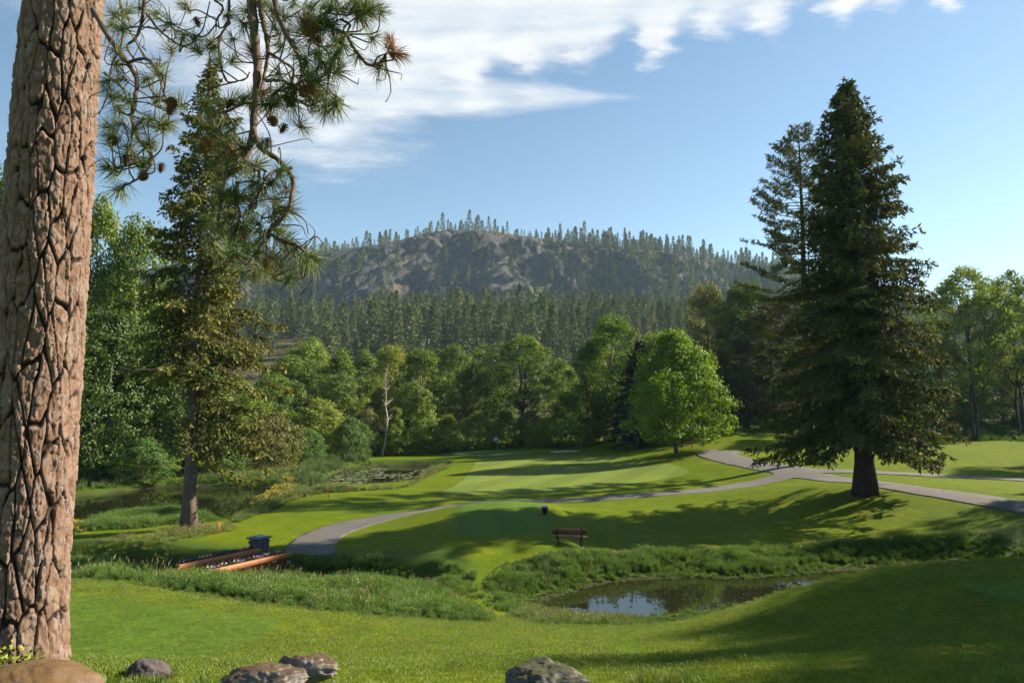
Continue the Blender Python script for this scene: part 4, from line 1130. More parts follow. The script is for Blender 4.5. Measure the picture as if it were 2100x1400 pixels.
# limbs traced where they hang in front of the sky (photo x, y, distance), kept as a 3-D skeleton
LIMBS = [
 (0.030, [(190, 20, 7.6), (222, 70, 7.2), (245, 105, 7.0), (268, 138, 6.8), (283, 170, 6.7), (279, 215, 6.6), (273, 250, 6.6), (286, 288, 6.5), (312, 322, 6.5), (306, 348, 6.4), (286, 372, 6.4), (258, 386, 6.4)]),
 (0.016, [(262, 128, 6.9), (300, 122, 6.7), (322, 150, 6.7), (334, 188, 6.6), (345, 215, 6.6), (350, 270, 6.6)]),
 (0.016, [(240, -30, 7.2), (252, 40, 7.0), (250, 90, 6.9), (232, 130, 7.0), (222, 190, 7.0), (206, 232, 7.1)]),
 (0.020, [(300, -40, 6.6), (290, 30, 6.6), (276, 75, 6.7), (255, 95, 6.8), (272, 122, 6.7), (296, 122, 6.7)]),
 (0.014, [(214, 150, 7.0), (245, 175, 6.8), (268, 200, 6.7), (272, 240, 6.6)]),
 (0.012, [(296, 330, 6.5), (262, 338, 6.5), (225, 343, 6.5), (204, 340, 6.5)]),
 (0.012, [(300, 30, 6.6), (325, 60, 6.5), (352, 80, 6.5), (380, 95, 6.4), (402, 84, 6.4), (420, 60, 6.4), (436, 5, 6.4)]),
 (0.050, [(508, -90, 6.6), (514, -20, 6.5), (520, 50, 6.4), (527, 120, 6.4), (526, 180, 6.3), (521, 235, 6.3), (517, 280, 6.2), (509, 310, 6.2), (494, 338, 6.1), (470, 352, 6.1), (456, 378, 6.0), (452, 420, 6.0), (448, 450, 6.0)]),
 (0.026, [(518, 262, 6.2), (530, 300, 6.2), (548, 316, 6.1), (575, 332, 6.1), (598, 358, 6.0), (607, 385, 6.0), (600, 412, 5.9), (592, 440, 5.9), (566, 468, 5.9), (548, 478, 5.9), (575, 492, 5.9), (612, 505, 5.9), (632, 528, 5.9), (622, 545, 5.9), (590, 556, 5.9), (560, 572, 5.9)]),
 (0.034, [(540, -80, 6.4), (536, 0, 6.4), (540, 40, 6.4), (551, 85, 6.3), (553, 115, 6.3), (546, 155, 6.3), (535, 190, 6.2)]),
 (0.030, [(560, -60, 6.2), (566, 20, 6.1), (580, 60, 6.1), (598, 95, 6.0), (614, 125, 6.0), (618, 165, 6.0), (600, 195, 6.0)]),
 (0.018, [(690, -60, 6.0), (680, 10, 5.9), (650, 35, 5.9), (640, 80, 5.9), (668, 100, 5.9), (674, 135, 5.9), (645, 155, 5.9)]),
 (0.018, [(690, 62, 5.9), (712, 72, 5.8), (728, 95, 5.8), (745, 118, 5.8), (765, 131, 5.8), (785, 122, 5.8), (798, 105, 5.8), (808, 90, 5.8)]),
 (0.013, [(700, 40, 5.9), (720, 52, 5.9), (705, 78, 5.9), (680, 92, 5.9)]),
 (0.014, [(470, -40, 6.5), (466, 40, 6.4), (450, 80, 6.4), (452, 120, 6.4), (466, 165, 6.4), (500, 165, 6.4), (515, 150, 6.4)]),
 (0.012, [(440, 0, 6.4), (458, 20, 6.4), (442, 48, 6.4), (452, 58, 6.4), (468, 40, 6.4)]),
 (0.018, [(522, 205, 6.3), (495, 212, 6.2), (468, 225, 6.2), (440, 228, 6.2), (418, 224, 6.2)]),
 (0.014, [(500, 330, 6.1), (520, 340, 6.1), (545, 350, 6.0), (530, 345, 6.0), (500, 350, 6.0)]),
 (0.016, [(486, 372, 6.0), (484, 410, 6.0), (490, 445, 6.0), (470, 490, 5.9), (480, 520, 5.9), (520, 545, 5.9), (545, 545, 5.9)]),
 (0.014, [(600, 345, 6.0), (570, 350, 6.0), (545, 365, 5.9), (528, 400, 5.9), (505, 430, 5.9)]),
 (0.012, [(596, 425, 5.9), (570, 424, 5.9), (556, 440, 5.9), (560, 460, 5.9)]),
 (0.016, [(545, 165, 6.2), (575, 165, 6.1), (600, 178, 6.0), (640, 150, 5.9), (655, 110, 5.9)]),
 (0.014, [(553, 110, 6.3), (585, 130, 6.1), (600, 150, 6.0), (588, 190, 6.0), (560, 215, 6.1), (545, 240, 6.1), (572, 262, 6.1)]),
]
limb_pts = []; limb_objs = []
loc0 = Vector(PB)
for r0, P in LIMBS:
    W = np.array([at(*p) for p in P]) - PB
    rr_ = np.random.default_rng(int(P[0][0] * 7 + P[0][1]))
    S = spline(W, len(P) * 6)
    S = S + np.cumsum(rr_.normal(size=S.shape), 0) * 0.0022
    g = Geo(); g.tube(S, np.linspace(r0 * 1.05, max(0.006, r0 * 0.32), len(S)) * (1 + 0.12 * np.sin(np.arange(len(S)) * 1.7)), 7)
    limb_objs.append(link('limb', g.mesh('pine_limb', [M_twig], True), pine))
    limb_pts.append(S)
ALL = np.concatenate(limb_pts); OWNER = np.concatenate([np.full(len(q), k) for k, q in enumerate(limb_pts)])
# upper limbs above the view carry the hanging ones
g = Geo()
for a, b, r0 in (((at(130, -120, 8) - PB), at(300, -40, 6.6) - PB, 0.06), ((at(140, -200, 8) - PB), at(508, -90, 6.6) - PB, 0.09), ((at(140, -200, 8) - PB), at(700, -70, 6.0) - PB, 0.05), ((at(150, -260, 8) - PB), at(560, -60, 6.2) - PB, 0.05)):
    g.tube(spline([a, (a + b) / 2 + np.array([0, 0, 0.35]), b], 14), np.linspace(r0, r0 * 0.5, 14), 8)
link('limb', g.mesh('pine_upper_limb', [M_twig], True), pine)

def needle_tuft(seed, n=110, L=0.185, spread=1.0, dead=False):
    r = np.random.default_rng(seed); g = Geo()
    # along +X: needles leave the last 9 cm of the shoot
    u = r.random(n) ** 0.8
    c = np.stack([-0.10 + 0.11 * u, r.normal(size=n) * 0.004, r.normal(size=n) * 0.004], 1)
    d = rdirs(n, r); d[:, 0] = np.abs(d[:, 0]) * 0.9 + 0.30 * u + 0.05
    d = unit(d * np.array([1, spread, spread])) + (np.array([0, 0, -0.15]))
    d = unit(d)
    ln = L * (0.75 + 0.4 * r.random(n)); s = unit(np.cross(d, rdirs(n, r))); w_ = 0.0016 + 0.0010 * r.random(n)
    bend = np.array([0, 0, -0.10]) if not dead else np.array([0, 0, -0.45])
    p1 = c + d * (ln * 0.5)[:, None]; p2 = p1 + unit(d + bend) * (ln * 0.5)[:, None]
    V = np.stack([c - s * w_[:, None], c + s * w_[:, None], p1 + s * w_[:, None], p1 - s * w_[:, None], p2], 1).reshape(-1, 3)
    k = np.arange(n)[:, None] * 5
    g.add(V, k + np.array([0, 1, 2, 3]), k + np.array([3, 2, 4]), np.repeat(r.random(n), 5))
    return g
TUFTM = [needle_tuft(201 + k, 120, 0.19, 1.0).mesh('needle_tuft', [M_needle]) for k in range(4)]
DEADM = [needle_tuft(211 + k, 150, 0.17, 0.6, True).mesh('dead_tuft', [M_deadneedle]) for k in range(2)]
TUFTS = [(345,50),(375,72),(405,85),(350,105),(290,20),(235,25),(238,100),(248,160),(236,190),(240,222),(265,205),(300,165),(322,208),(345,248),(335,268),(250,252),(230,278),(275,270),(258,300),(222,335),(290,332),(240,388),(300,300),(360,212),(325,140),(245,60),(395,98),(228,262),(268,322),(232,350),(232,55),(262,20),(320,30),(382,5),(300,250),(240,130),
 (440,75),(470,30),(495,55),(480,75),(505,200),(480,205),(560,20),(600,10),(640,15),(680,10),(720,15),(750,20),(770,12),(590,60),(620,50),(650,65),(680,70),(700,85),(670,45),(765,78),(775,140),(650,110),(665,130),(680,145),(640,160),(600,170),(620,185),(590,190),(570,150),(560,190),(540,212),(682,205),(690,215),(660,195),(612,258),(640,210),(520,215),(570,215),(555,222),(600,215),(735,40),(630,30),(610,100),(625,75),(575,95),(690,115),(655,165),(480,120),(455,130),(660,10),(700,25),(560,60),(585,30),(630,135),(640,190),(500,20),(540,8),(745,8),
 (430,232),(420,215),(435,292),(460,300),(440,270),(480,330),(500,342),(530,342),(560,372),(575,352),(592,392),(540,395),(560,440),(520,420),(490,400),(470,440),(500,450),(530,460),(470,480),(450,470),(540,490),(580,470),(597,500),(560,530),(612,520),(540,552),(500,480),(622,542),(480,520),(515,560),(560,562),(645,535),(430,450),(445,420),(515,380),(470,395),(585,430),(420,300),(500,300),(475,270),(540,300),(560,410),(430,340),(455,350),(490,560),(530,520),(600,570),(440,500),(505,515),(575,545)]
DEAD = [(800,82),(806,98),(815,112),(445,285),(460,316),(430,296),(475,310),(520,108),(545,545),(550,535),(640,62),(655,80),(540,190),(628,178)]
r = np.random.default_rng(77)
twg = Geo()
def hang(px, py, meshes, k, lk, name):
    tgt0 = at(px, py, 6.1) - PB
    # depth of the nearest limb in the picture plane
    d2 = ((ALL - tgt0) * np.array([1, 0.25, 1])) ** 2
    cand = np.argsort(d2.sum(1))[:40]; i = cand[r.integers(len(cand))]
    s = ALL[i]; Yd = PB[1] + s[1] + r.normal() * 0.12
    tgt = at(px, py, Yd) - PB
    L = np.linalg.norm(tgt - s)
    side_ = rdirs(1, r)[0] * L * 0.28 + np.array([0, 0, -0.22 * L])
    end_d = unit((tgt - s) + rdirs(1, r)[0] * L * 0.8 + np.array([0, 0, 0.35 * L]))
    m = (s + tgt) / 2 + side_
    P = spline([s, m, tgt - end_d * min(0.05, L * 0.3), tgt], 12)
    twg.tube(P, np.linspace(0.0085, 0.0045, 12), 5, cap=False)
    dirx = unit(P[-1] - P[-2])
    o = link(name, meshes[k % len(meshes)], limb_objs[OWNER[i]], loc=tuple(tgt))
    o.rotation_euler = Vector(dirx).to_track_quat('X', 'Z').to_euler()
    sc = lk * (0.8 + 0.4 * r.random()); o.scale = (sc, sc, sc)
for k, (px, py) in enumerate(TUFTS):
    hang(px + r.normal() * 4, py + r.normal() * 4, TUFTM, k, 1.0, 'needle_tuft')
    if r.random() < 0.12: hang(px + r.normal() * 18, py + r.normal() * 16, TUFTM, k + 1, 0.85, 'needle_tuft')
for k, (px, py) in enumerate(DEAD): hang(px, py, DEADM, k, 1.0, 'dead_needle_tuft')
# more bare curling twigs
for k in range(90):
    i = r.integers(len(ALL)); s = ALL[i]; d = rdirs(1, r)[0] * np.array([1, .6, 1]); L = 0.15 + 0.35 * r.random()
    e = s + d * L; m = s + d * L * 0.5 + rdirs(1, r)[0] * L * 0.35
    twg.tube(spline([s, m, e, e + rdirs(1, r)[0] * L * 0.2], 9), np.linspace(0.007, 0.0025, 9), 4, cap=False)
link('twigs', twg.mesh('pine_twigs', [M_twig], True), pine, kind='stuff')
# cones
M_cone = plain('cone_scales', (0.05, 0.03, 0.02), (0.17, 0.10, 0.06), 40, 0.8)
g = Geo(); n = 70; u = (np.arange(n) + .5) / n; a = np.arange(n) * 2.4; rr_ = 0.036 * np.sin(np.pi * (0.1 + 0.85 * u)) + 0.004
c = np.stack([np.cos(a) * rr_ * .4, np.sin(a) * rr_ * .4, 0.045 - 0.09 * u], 1); d = unit(np.stack([np.cos(a), np.sin(a), 0.5 - u * 0.3], 1))
g.cards(c, d, unit(np.cross(d, np.array([0, 0, 1.]))), rr_ * 0.9 + 0.006, 0.010, 0.5); g.lathe([(0.001, .046), (.018, .02), (.02, -.01), (.001, -.046)], 8)
conem = g.mesh('cone', [M_cone])
for px, py in [(580, 265), (560, 250), (405, 47), (352, 212), (350, 227), (258, 332), (292, 362), (232, 290), (330, 345), (622, 190), (470, 215), (548, 295), (595, 210)]:
    t0 = at(px, py, 6.1) - PB; i = np.argmin((((ALL - t0) * np.array([1, .2, 1])) ** 2).sum(1)); Yd = PB[1] + ALL[i][1]
    o = link('pine_cone', conem, limb_objs[OWNER[i]], loc=tuple(at(px, py, Yd) - PB)); o.rotation_euler = (r.random() * .6, r.random() * .6, r.random() * 6); o.scale = (1.1,) * 3
# leafy weeds at the foot of the trunk
def weed(seed, n, R_, H, leaf):
    r = np.random.default_rng(seed); g = Geo()
    az = r.random(n) * 6.28; rr = R_ * np.sqrt(r.random(n)); z = H * r.random(n) * (1 - 0.6 * rr / R_)
    c = np.stack([np.cos(az) * rr, np.sin(az) * rr, z], 1); d = unit(np.stack([np.cos(az), np.sin(az), 0.4 + 0 * az], 1) + r.normal(size=(n, 3)) * 0.5)
    nn = unit(np.array([0, 0, 1.]) + r.normal(size=(n, 3)) * 0.5); g.cards(c, d, unit(np.cross(d, nn)), leaf * (0.6 + 0.7 * r.random(n)), leaf * 0.3, r.random(n)); return g
wb = at(20, 1335, 7.35)
link('weed_clump', weed(5, 260, 0.30, 0.42, 0.07).mesh('weed', [M_willow]), None, (wb[0], wb[1], gz(wb[0], wb[1])), None, 'small leafy green weed at the foot of the large pine trunk', 'plant')

# ------------------------------------------------------------------ boulders
def rock_mesh(name, seed, size, mats, flat=0.5, rough=0.15, sub=60, sharp=1.0, fm=None):
    r = np.random.default_rng(seed)
    nu, nv = sub * 2, sub
    th = np.arange(nu) * 2 * np.pi / nu; ph = np.linspace(0.02, np.pi - 0.02, nv)
    T, Pp = np.meshgrid(th, ph)
    d = np.stack([np.sin(Pp) * np.cos(T), np.sin(Pp) * np.sin(T), np.cos(Pp)], -1)
    # planes cut the ball into facets
    pl = rdirs(16, r); hh = 0.72 + 0.3 * r.random(16)
    dots = d @ pl.T; k = np.where(dots > 0.05, hh / np.maximum(dots, 0.05), 9).min(-1)
    rad = np.minimum(1.05, k) * sharp + (1 - sharp)
    x, y, z = (d[..., i] for i in range(3))
    nn = fbm(x * 2.1 + seed, y * 2.1 + z * 1.7, 4, seed) + 0.5 * fbm(x * 7 + 9, z * 7 + y * 5, 3, seed + 4)
    rad = rad * (1 + rough * nn)
    rad = rad * (1 + rough * 0.55 * (ridged(x * 4 + z * 3 + seed, y * 4 - z * 6, 4, seed + 8) - 0.6))
    V = (d * rad[..., None]).reshape(-1, 3) * np.asarray(size) / 2
    V[:, 2] = np.where(V[:, 2] < 0, V[:, 2] * flat, V[:, 2])
    i, j = np.meshgrid(np.arange(nu), np.arange(nv - 1)); i = i.ravel(); j = j.ravel()
    Q = np.stack([j * nu + i, j * nu + (i + 1) % nu, (j + 1) * nu + (i + 1) % nu, (j + 1) * nu + i], 1)
    return mk_mesh(name, V, Q, None, mats, None, True)
def rock_mat(name, c1, c2, c3, moss=None, ms=(0.3, 0.6)):
    m, t = new_mat(name); P = t.n('ShaderNodeTexCoord').outputs['Object']
    a = t.noise(P, 3.0, 6, 0.7); b_ = t.noise(P, 16, 5, 0.75)
    c = t.ramp(a, [(0.3, c1), (0.5, c2), (0.72, c3)]); c = t.mix(0.5, c, t.ramp(b_, [(0.3, c1), (0.7, c3)]))
    if moss:
        nz = t.n('ShaderNodeSeparateXYZ', ins={0: t.n('ShaderNodeNewGeometry').outputs['Normal']}).outputs[2]
        f = t.smooth(t.math('MULTIPLY_ADD', t.noise(P, 7, 5, 0.7), 0.9, t.math('SUBTRACT', nz, 0.45)), *ms)
        c = t.mix(f, c, t.mix(b_, moss, tuple(q * 0.5 for q in moss)))
    bn = t.n('ShaderNodeBump', ins={'Strength': 0.8, 'Distance': 0.03, 'Height': t.math('MULTIPLY_ADD', b_, 0.5, a)})
    b = t.n('ShaderNodeBsdfPrincipled', ins={'Base Color': c, 'Roughness': 0.9, 'Normal': bn.outputs[0]}); finish(t, b); return m
M_rock_o = rock_mat('orange_lichen_rock', (0.0594, 0.0378, 0.0216), (0.1080, 0.0648, 0.0324), (0.1566, 0.1080, 0.0702), (0.1188, 0.0648, 0.0162), (0.55, 0.95))
M_rock_d = rock_mat('dark_basalt', (0.0252, 0.0216, 0.0216), (0.0504, 0.0432, 0.0432), (0.0936, 0.0792, 0.0720))
M_rock_g = rock_mat('mossy_grey_rock', (0.0504, 0.0468, 0.0432), (0.1224, 0.1152, 0.1080), (0.2592, 0.2376, 0.2160), (0.075, 0.048, 0.022), (0.55, 0.9))
M_rock_m = rock_mat('green_mossy_rock', (0.0360, 0.0360, 0.0360), (0.0864, 0.0864, 0.0828), (0.1728, 0.1692, 0.1656), (0.0360, 0.0396, 0.0108), (0.55, 0.85))
M_rock_w = rock_mat('pale_stone', (0.1440, 0.1368, 0.1296), (0.2376, 0.2304, 0.2160), (0.3240, 0.3168, 0.3024))
def boulder(px, py, Y, size, mat, label, seed, rz=0.0, sink=0.25, name='boulder', tilt=(0, 0), **kw):
    p = at(px, py, Y); z = gz(p[0], Y)
    return link(name, rock_mesh(name, seed, size, [mat], **kw), None, (p[0], Y, z + size[2] * (0.5 - sink) * 0.5), (tilt[0], tilt[1], rz), label, 'rock')
boulder(52, 1402, 6.6, (1.24, 1.0, 0.76), M_rock_o, 'smooth rounded orange-brown boulder at the foot of the pine', 301, 0.3, 0.3, sharp=0.3, rough=0.06)
boulder(306, 1392, 7.9, (0.50, 0.42, 0.36), M_rock_d, 'small dark pointed rock in the foreground grass', 306, 0.4, 0.15, rough=0.10)
boulder(548, 1392, 7.8, (1.02, 0.55, 0.40), M_rock_g, 'low front slab of the pair of mossy grey rocks', 311, 0.12, 0.1, tilt=(0.1, -0.05))
boulder(612, 1372, 8.3, (0.86, 0.5, 0.50), M_rock_g, 'taller rear rock of the mossy grey pair', 313, -0.15, 0.12, tilt=(0, -0.22))
boulder(1115, 1404, 7.7, (1.0, 0.8, 0.52), M_rock_m, 'rounded dark rock with mossy top at the bottom edge', 321, 0.2, 0.2, sharp=0.6)
boulder(1175, 1408, 7.5, (0.62, 0.45, 0.28), M_rock_m, 'flat rough rock in front of the mossy-topped one', 325, 0.3, 0.2)
for k, (px, py, Y, s, m, lb) in enumerate([(588, 1198, 30.6, 0.55, M_rock_w, 'pale blue-grey stone at the stream edge below the bridge'), (572, 1202, 30.2, 0.36, M_rock_w, 'small white stone beside the stream'), (562, 1204, 30.0, 0.34, M_rock_o, 'small tan stone beside the stream')]):
    boulder(px, py, Y, (s, s * .8, s * .6), m, lb, 331 + k, sink=0.2, name='stone', sub=14)
for k, (px, py, Y, s, lb) in enumerate([(2077, 1112, 33.5, 0.6, 'small dark rock at the right edge above the pond'), (2092, 1108, 33.8, 0.9, 'largest dark rock at the right edge above the pond'), (2112, 1114, 33.2, 0.7, 'dark rock cut by the right edge of the view')]):
    boulder(px, py, Y, (s, s * .8, s * .75), M_rock_d, lb, 341 + k, sink=0.1, sub=16)

# ------------------------------------------------------------------ bench
def wood_mat(name, c1, c2, ax=(0.25, 3, 3)): return plain(name, c1, c2, 6, 0.65, 0.35, 0.006, stretch=ax)
M_benchwood = wood_mat('stained_red_brown_timber', (0.10, 0.035, 0.025), (0.19, 0.07, 0.05))
M_benchdark = wood_mat('dark_stained_timber', (0.025, 0.016, 0.014), (0.05, 0.032, 0.026), (3, 3, 0.3))
def bench(px, py, Y, rz, label, sc=1.0, wood=None):
    p = drop(px, py) if Y is None else np.array([at(px, py, Y)[0], Y, 0])
    o = thing('park_bench', label, 'bench', (p[0], p[1], gz(p[0], p[1]) - 0.02), rz); o.scale = (sc,) * 3
    wood = wood or M_benchwood
    # seat faces +Y (away from the viewer); legs at x = +-0.56
    for k, y in enumerate((0.06, 0.20, 0.34)):
        g = Geo(); g.box((0, y, 0.44), (1.72, 0.125, 0.045), bev=0.008); link('seat_plank', g.mesh('seat_plank', [wood]), o)
    th = R(-10); rot = [[1, 0, 0], [0, math.cos(th), -math.sin(th)], [0, math.sin(th), math.cos(th)]]
    g = Geo(); g.box((0, 0.012 - 0.06, 0.72), (1.70, 0.045, 0.27), rot=np.array(rot).T, bev=0.008); link('backrest', g.mesh('backrest', [wood]), o)
    for s in (-0.60, 0.60):
        g = Geo(); g.box((s, -0.075, 0.62), (0.075, 0.05, 0.60), rot=np.array(rot).T, bev=0.006); link('back_post', g.mesh('back_post', [M_benchdark]), o)
        g = Geo(); g.box((s * 0.93, 0.06, 0.21), (0.09, 0.16, 0.45), bev=0.008); g.box((s * 0.93, 0.20, 0.385), (0.085, 0.40, 0.06), bev=0.006)
        g.box((s * 0.93, 0.22, 0.03), (0.088, 0.34, 0.06), bev=0.006); link('leg', g.mesh('bench_leg', [M_benchdark]), o)
    return o
bench(1168, 1119, None, R(-6), 'dark red-brown wooden bench below the raised tee', 1.0)
bench(1409, 924, far_y(97.5), R(165), 'distant reddish bench beside the maple', 1.1, plain('faded_red_timber', (0.28, 0.10, 0.07), (0.36, 0.15, 0.11), 5))

# ------------------------------------------------------- bin and tee markers
M_binblack = plain('black_plastic', (0.012, 0.012, 0.014), (0.03, 0.03, 0.032), 8, 0.45, 0.1)
M_binblue = plain('blue_plastic', (0.05, 0.13, 0.26), (0.08, 0.18, 0.33), 8, 0.4, 0.1)
p = drop(1117, 1056)
o = thing('litter_bin', 'black tapered bin with blue lid on the tee', 'bin', (p[0], p[1], tz(p[0], p[1]) + 0.01))
g = Geo(); g.tube([(0, 0, -0.02), (0, 0, 0.10)], 0.035, 8); g.lathe([(0.001, 0.02), (0.11, 0.02), (0.11, 0.0)], 12); link('post', g.mesh('bin_post', [M_binblack]), o)
g = Geo(); g.lathe([(0.001, 0.07), (0.12, 0.07), (0.135, 0.10), (0.185, 0.40), (0.205, 0.40), (0.205, 0.43), (0.17, 0.43), (0.16, 0.3)], 20); link('body', g.mesh('bin_body', [M_binblack], True), o)
g = Geo(); g.lathe([(0.21, 0.42), (0.215, 0.455), (0.17, 0.50), (0.10, 0.515), (0.001, 0.52)], 20); g.box((0.19, 0, 0.40), (0.10, 0.05, 0.05)); link('lid', g.mesh('bin_lid', [M_binblue], True), o)
M_red = plain('red_paint', (0.30, 0.03, 0.02), (0.42, 0.05, 0.03), 6, 0.5, 0.1)
M_greenp = plain('green_paint', (0.03, 0.12, 0.07), (0.05, 0.17, 0.10), 6, 0.5, 0.1)
def marker(px, py, r0, mat, label):
    p = drop(px, py); o = thing('tee_marker', label, 'tee marker', (p[0], p[1], tz(p[0], p[1]) + 0.012))
    g = Geo(); g.lathe([(0.001, 0), (r0 * 0.8, 0.0), (r0, r0 * 0.45), (r0 * 0.85, r0 * 1.0), (r0 * 0.45, r0 * 1.35), (0.001, r0 * 1.45)], 14); link('knob', g.mesh('marker_knob', [mat], True), o)
    g = Geo(); g.tube([(0, 0, -0.08), (0, 0, 0.01)], 0.008, 6); link('spike', g.mesh('marker_spike', [M_binblack]), o)
marker(1106, 1056, 0.085, M_red, 'round red tee marker beside the bin')
marker(1094, 1056, 0.06, M_greenp, 'small green tee marker left of the red one')
marker(951, 1059, 0.06, M_greenp, 'small green tee marker on the far left of the tee')
marker(1000, 1060, 0.045, M_greenp, 'tiny dark green tee marker in the middle of the tee')

# ------------------------------------------------------------ hazard stakes
M_orange = plain('orange_paint', (0.62, 0.22, 0.05), (0.75, 0.30, 0.08), 5, 0.6, 0.1)
def stake(px, py, h, mat, label):
    p = drop(px, py); g = Geo(); g.box((0, 0, h / 2 - 0.1), (0.085, 0.05, h + 0.2), bev=0.01); g.box((0, 0, h + 0.005), (0.06, 0.035, 0.03), bev=0.01)
    link('hazard_stake', g.mesh('hazard_stake', [mat]), None, (p[0], p[1], gz(p[0], p[1])), (0.03, 0.02, 0.3), label, 'stake')
stake(449, 1093, 0.60, M_orange, 'orange wooden hazard stake beside the fir trunk')
stake(673, 1020, 0.42, M_red, 'small red hazard stake by the iris bank')
# flagstick on the green
p = drop(1020, 926); o = thing('flagstick', 'thin flagstick with pale blue flag on the far green', 'flag', (p[0], p[1], gz(p[0], p[1])))
g = Geo(); g.tube([(0, 0, 0), (0, 0, 2.2)], 0.02, 6); link('pole', g.mesh('flag_pole', [plain('white_pole', (.6, .6, .55), (.7, .7, .65))]), o)
g = Geo(); n = 7
u = np.linspace(0, 1, n); V = np.concatenate([np.stack([-0.55 * u, 0.08 * np.sin(u * 5), 2.15 - 0.1 * u], 1), np.stack([-0.55 * u, 0.08 * np.sin(u * 5 + .4), 1.75 - 0.16 * u], 1)])
g.add(V, [(i, i + 1, n + i + 1, n + i) for i in range(n - 1)]); link('flag', g.mesh('flag', [plain('blue_cloth', (0.25, 0.42, 0.55), (0.33, 0.5, 0.62))]), o)
p = np.array([at(1597, 893, 96)[0], 96.0]); o = thing('tee_marker', 'red tee marker at the edge of the spruce on the far mound', 'tee marker', (p[0], p[1], gz(p[0], p[1])))
g = Geo(); g.lathe([(0.001, 0), (0.22, 0.0), (0.26, 0.15), (0.2, 0.36), (0.001, 0.44)], 12); link('knob', g.mesh('far_knob', [M_red], True), o)

# ------------------------------------------------------------------- bridge
M_cedar = wood_mat('orange_cedar', (0.27, 0.095, 0.04), (0.44, 0.18, 0.08), (3, 0.25, 3))
M_endgrain = wood_mat('dark_end_timber', (0.05, 0.022, 0.014), (0.10, 0.045, 0.028))
M_concrete = plain('pale_concrete', (0.22, 0.21, 0.20), (0.36, 0.34, 0.32), 4, 0.9)
M_soil = plain('planter_soil', (0.02, 0.015, 0.01), (0.05, 0.035, 0.025), 12, 0.95, 0.8, 0.03)
DECK = 0.83
bA = at(420, 1183, 29.6)[:2]; bB = at(588, 1150, 33.2)[:2]     # near rail foot line: ends left and right
bA, bB = np.array(bA), np.array(bB)
bax = bB - bA; BL_ = float(np.hypot(*bax)); bax /= BL_; ban = np.array([-bax[1], bax[0]])   # ban points to the far rail (left-back)
if ban[0] > 0: ban = -ban
BW = 2.0
brz = math.atan2(bax[1], bax[0])
mid = (bA + bB) / 2 + ban * BW / 2
o = thing('footbridge', 'short concrete-decked footbridge with cedar planter rails over the stream', 'bridge', (mid[0], mid[1], DECK), brz)
g = Geo(); g.box((0, 0, -0.07), (BL_ + 2.2, BW - 0.3, 0.16), bev=0.01); link('deck', g.mesh('bridge_deck', [M_concrete]), o)
for s in (-1, 1):
    g = Geo(); g.box((0, s * (BW / 2 - 0.55), -0.32), (BL_ + 0.6, 0.16, 0.32), bev=0.01); link('beam', g.mesh('bridge_beam', [M_endgrain]), o)
rl_y = {'near': -BW / 2, 'far': BW / 2}
def rail(which):
    y0 = rl_y[which]; out_ = -1 if which == 'near' else 1
    L = BL_
    M_c = M_cedar_x
    # planter trough: two side boards, ends, floor and soil
    for s, nm in ((-1, 'trough_board'), (1, 'trough_board')):
        g = Geo(); g.box((0, y0 + s * 0.13, 0.40), (L, 0.045, 0.25), bev=0.008); link(nm, g.mesh('trough_board', [M_c]), o)
    for s in (-1, 1):
        g = Geo(); g.box((s * (L / 2 - 0.02), y0, 0.38), (0.05, 0.215, 0.27), bev=0.006); link('trough_end', g.mesh('trough_end', [M_endgrain]), o)
    g = Geo(); g.box((0, y0, 0.30), (L - 0.1, 0.21, 0.03)); link('trough_floor', g.mesh('trough_floor', [M_endgrain]), o)
    g = Geo(); g.box((0, y0, 0.44), (L - 0.1, 0.21, 0.12)); link('soil', g.mesh('trough_soil', [M_soil]), o)
    # lower board with notched top edge
    n = 3; seg = L / n
    xs = [-L / 2]; zt = []
    V = []; top = []
    for k in range(n):
        a = -L / 2 + k * seg
        top += [(a, 0.25), (a + seg * 0.36, 0.25), (a + seg * 0.42, 0.18), (a + seg * 0.58, 0.18), (a + seg * 0.64, 0.25)]
    top += [(L / 2, 0.25)]; m = len(top)
    for yy in (-0.022, 0.022):
        V += [(x, y0 + yy, z) for x, z in top] + [(x, y0 + yy, 0.01) for x, z in top]
    Q = []
    for f in (0, 2 * m):
        for i in range(m - 1): Q.append((f + i, f + i + 1, f + m + i + 1, f + m + i))
    for i in range(m - 1): Q += [(i, i + 1, 2 * m + i + 1, 2 * m + i), (m + i, m + i + 1, 3 * m + i + 1, 3 * m + i)]
    Q += [(0, m, 3 * m, 2 * m), (m - 1, 2 * m - 1, 4 * m - 1, 3 * m - 1)]
    g = Geo(); g.add(V, Q); link('lower_board', g.mesh('lower_board', [M_c]), o)
    for k in range(4):
        x = -L / 2 + 0.1 + k * (L - 0.2) / 3
        g = Geo(); g.box((x, y0, 0.10), (0.11, 0.07, 0.50), bev=0.006); link('post', g.mesh('rail_post', [M_endgrain]), o)
        # raking brace towards the deck
        a = R(28) * out_; rot = [[1, 0, 0], [0, math.cos(a), -math.sin(a)], [0, math.sin(a), math.cos(a)]]
        g = Geo(); g.box((x + 0.12, y0 - out_ * 0.17, 0.12), (0.09, 0.05, 0.44), rot=rot, bev=0.006); link('brace', g.mesh('rail_brace', [M_c]), o)
M_cedar_x = wood_mat('orange_cedar_board', (0.25, 0.085, 0.035), (0.43, 0.17, 0.075), (0.3, 3, 3))
rail('near'); rail('far')
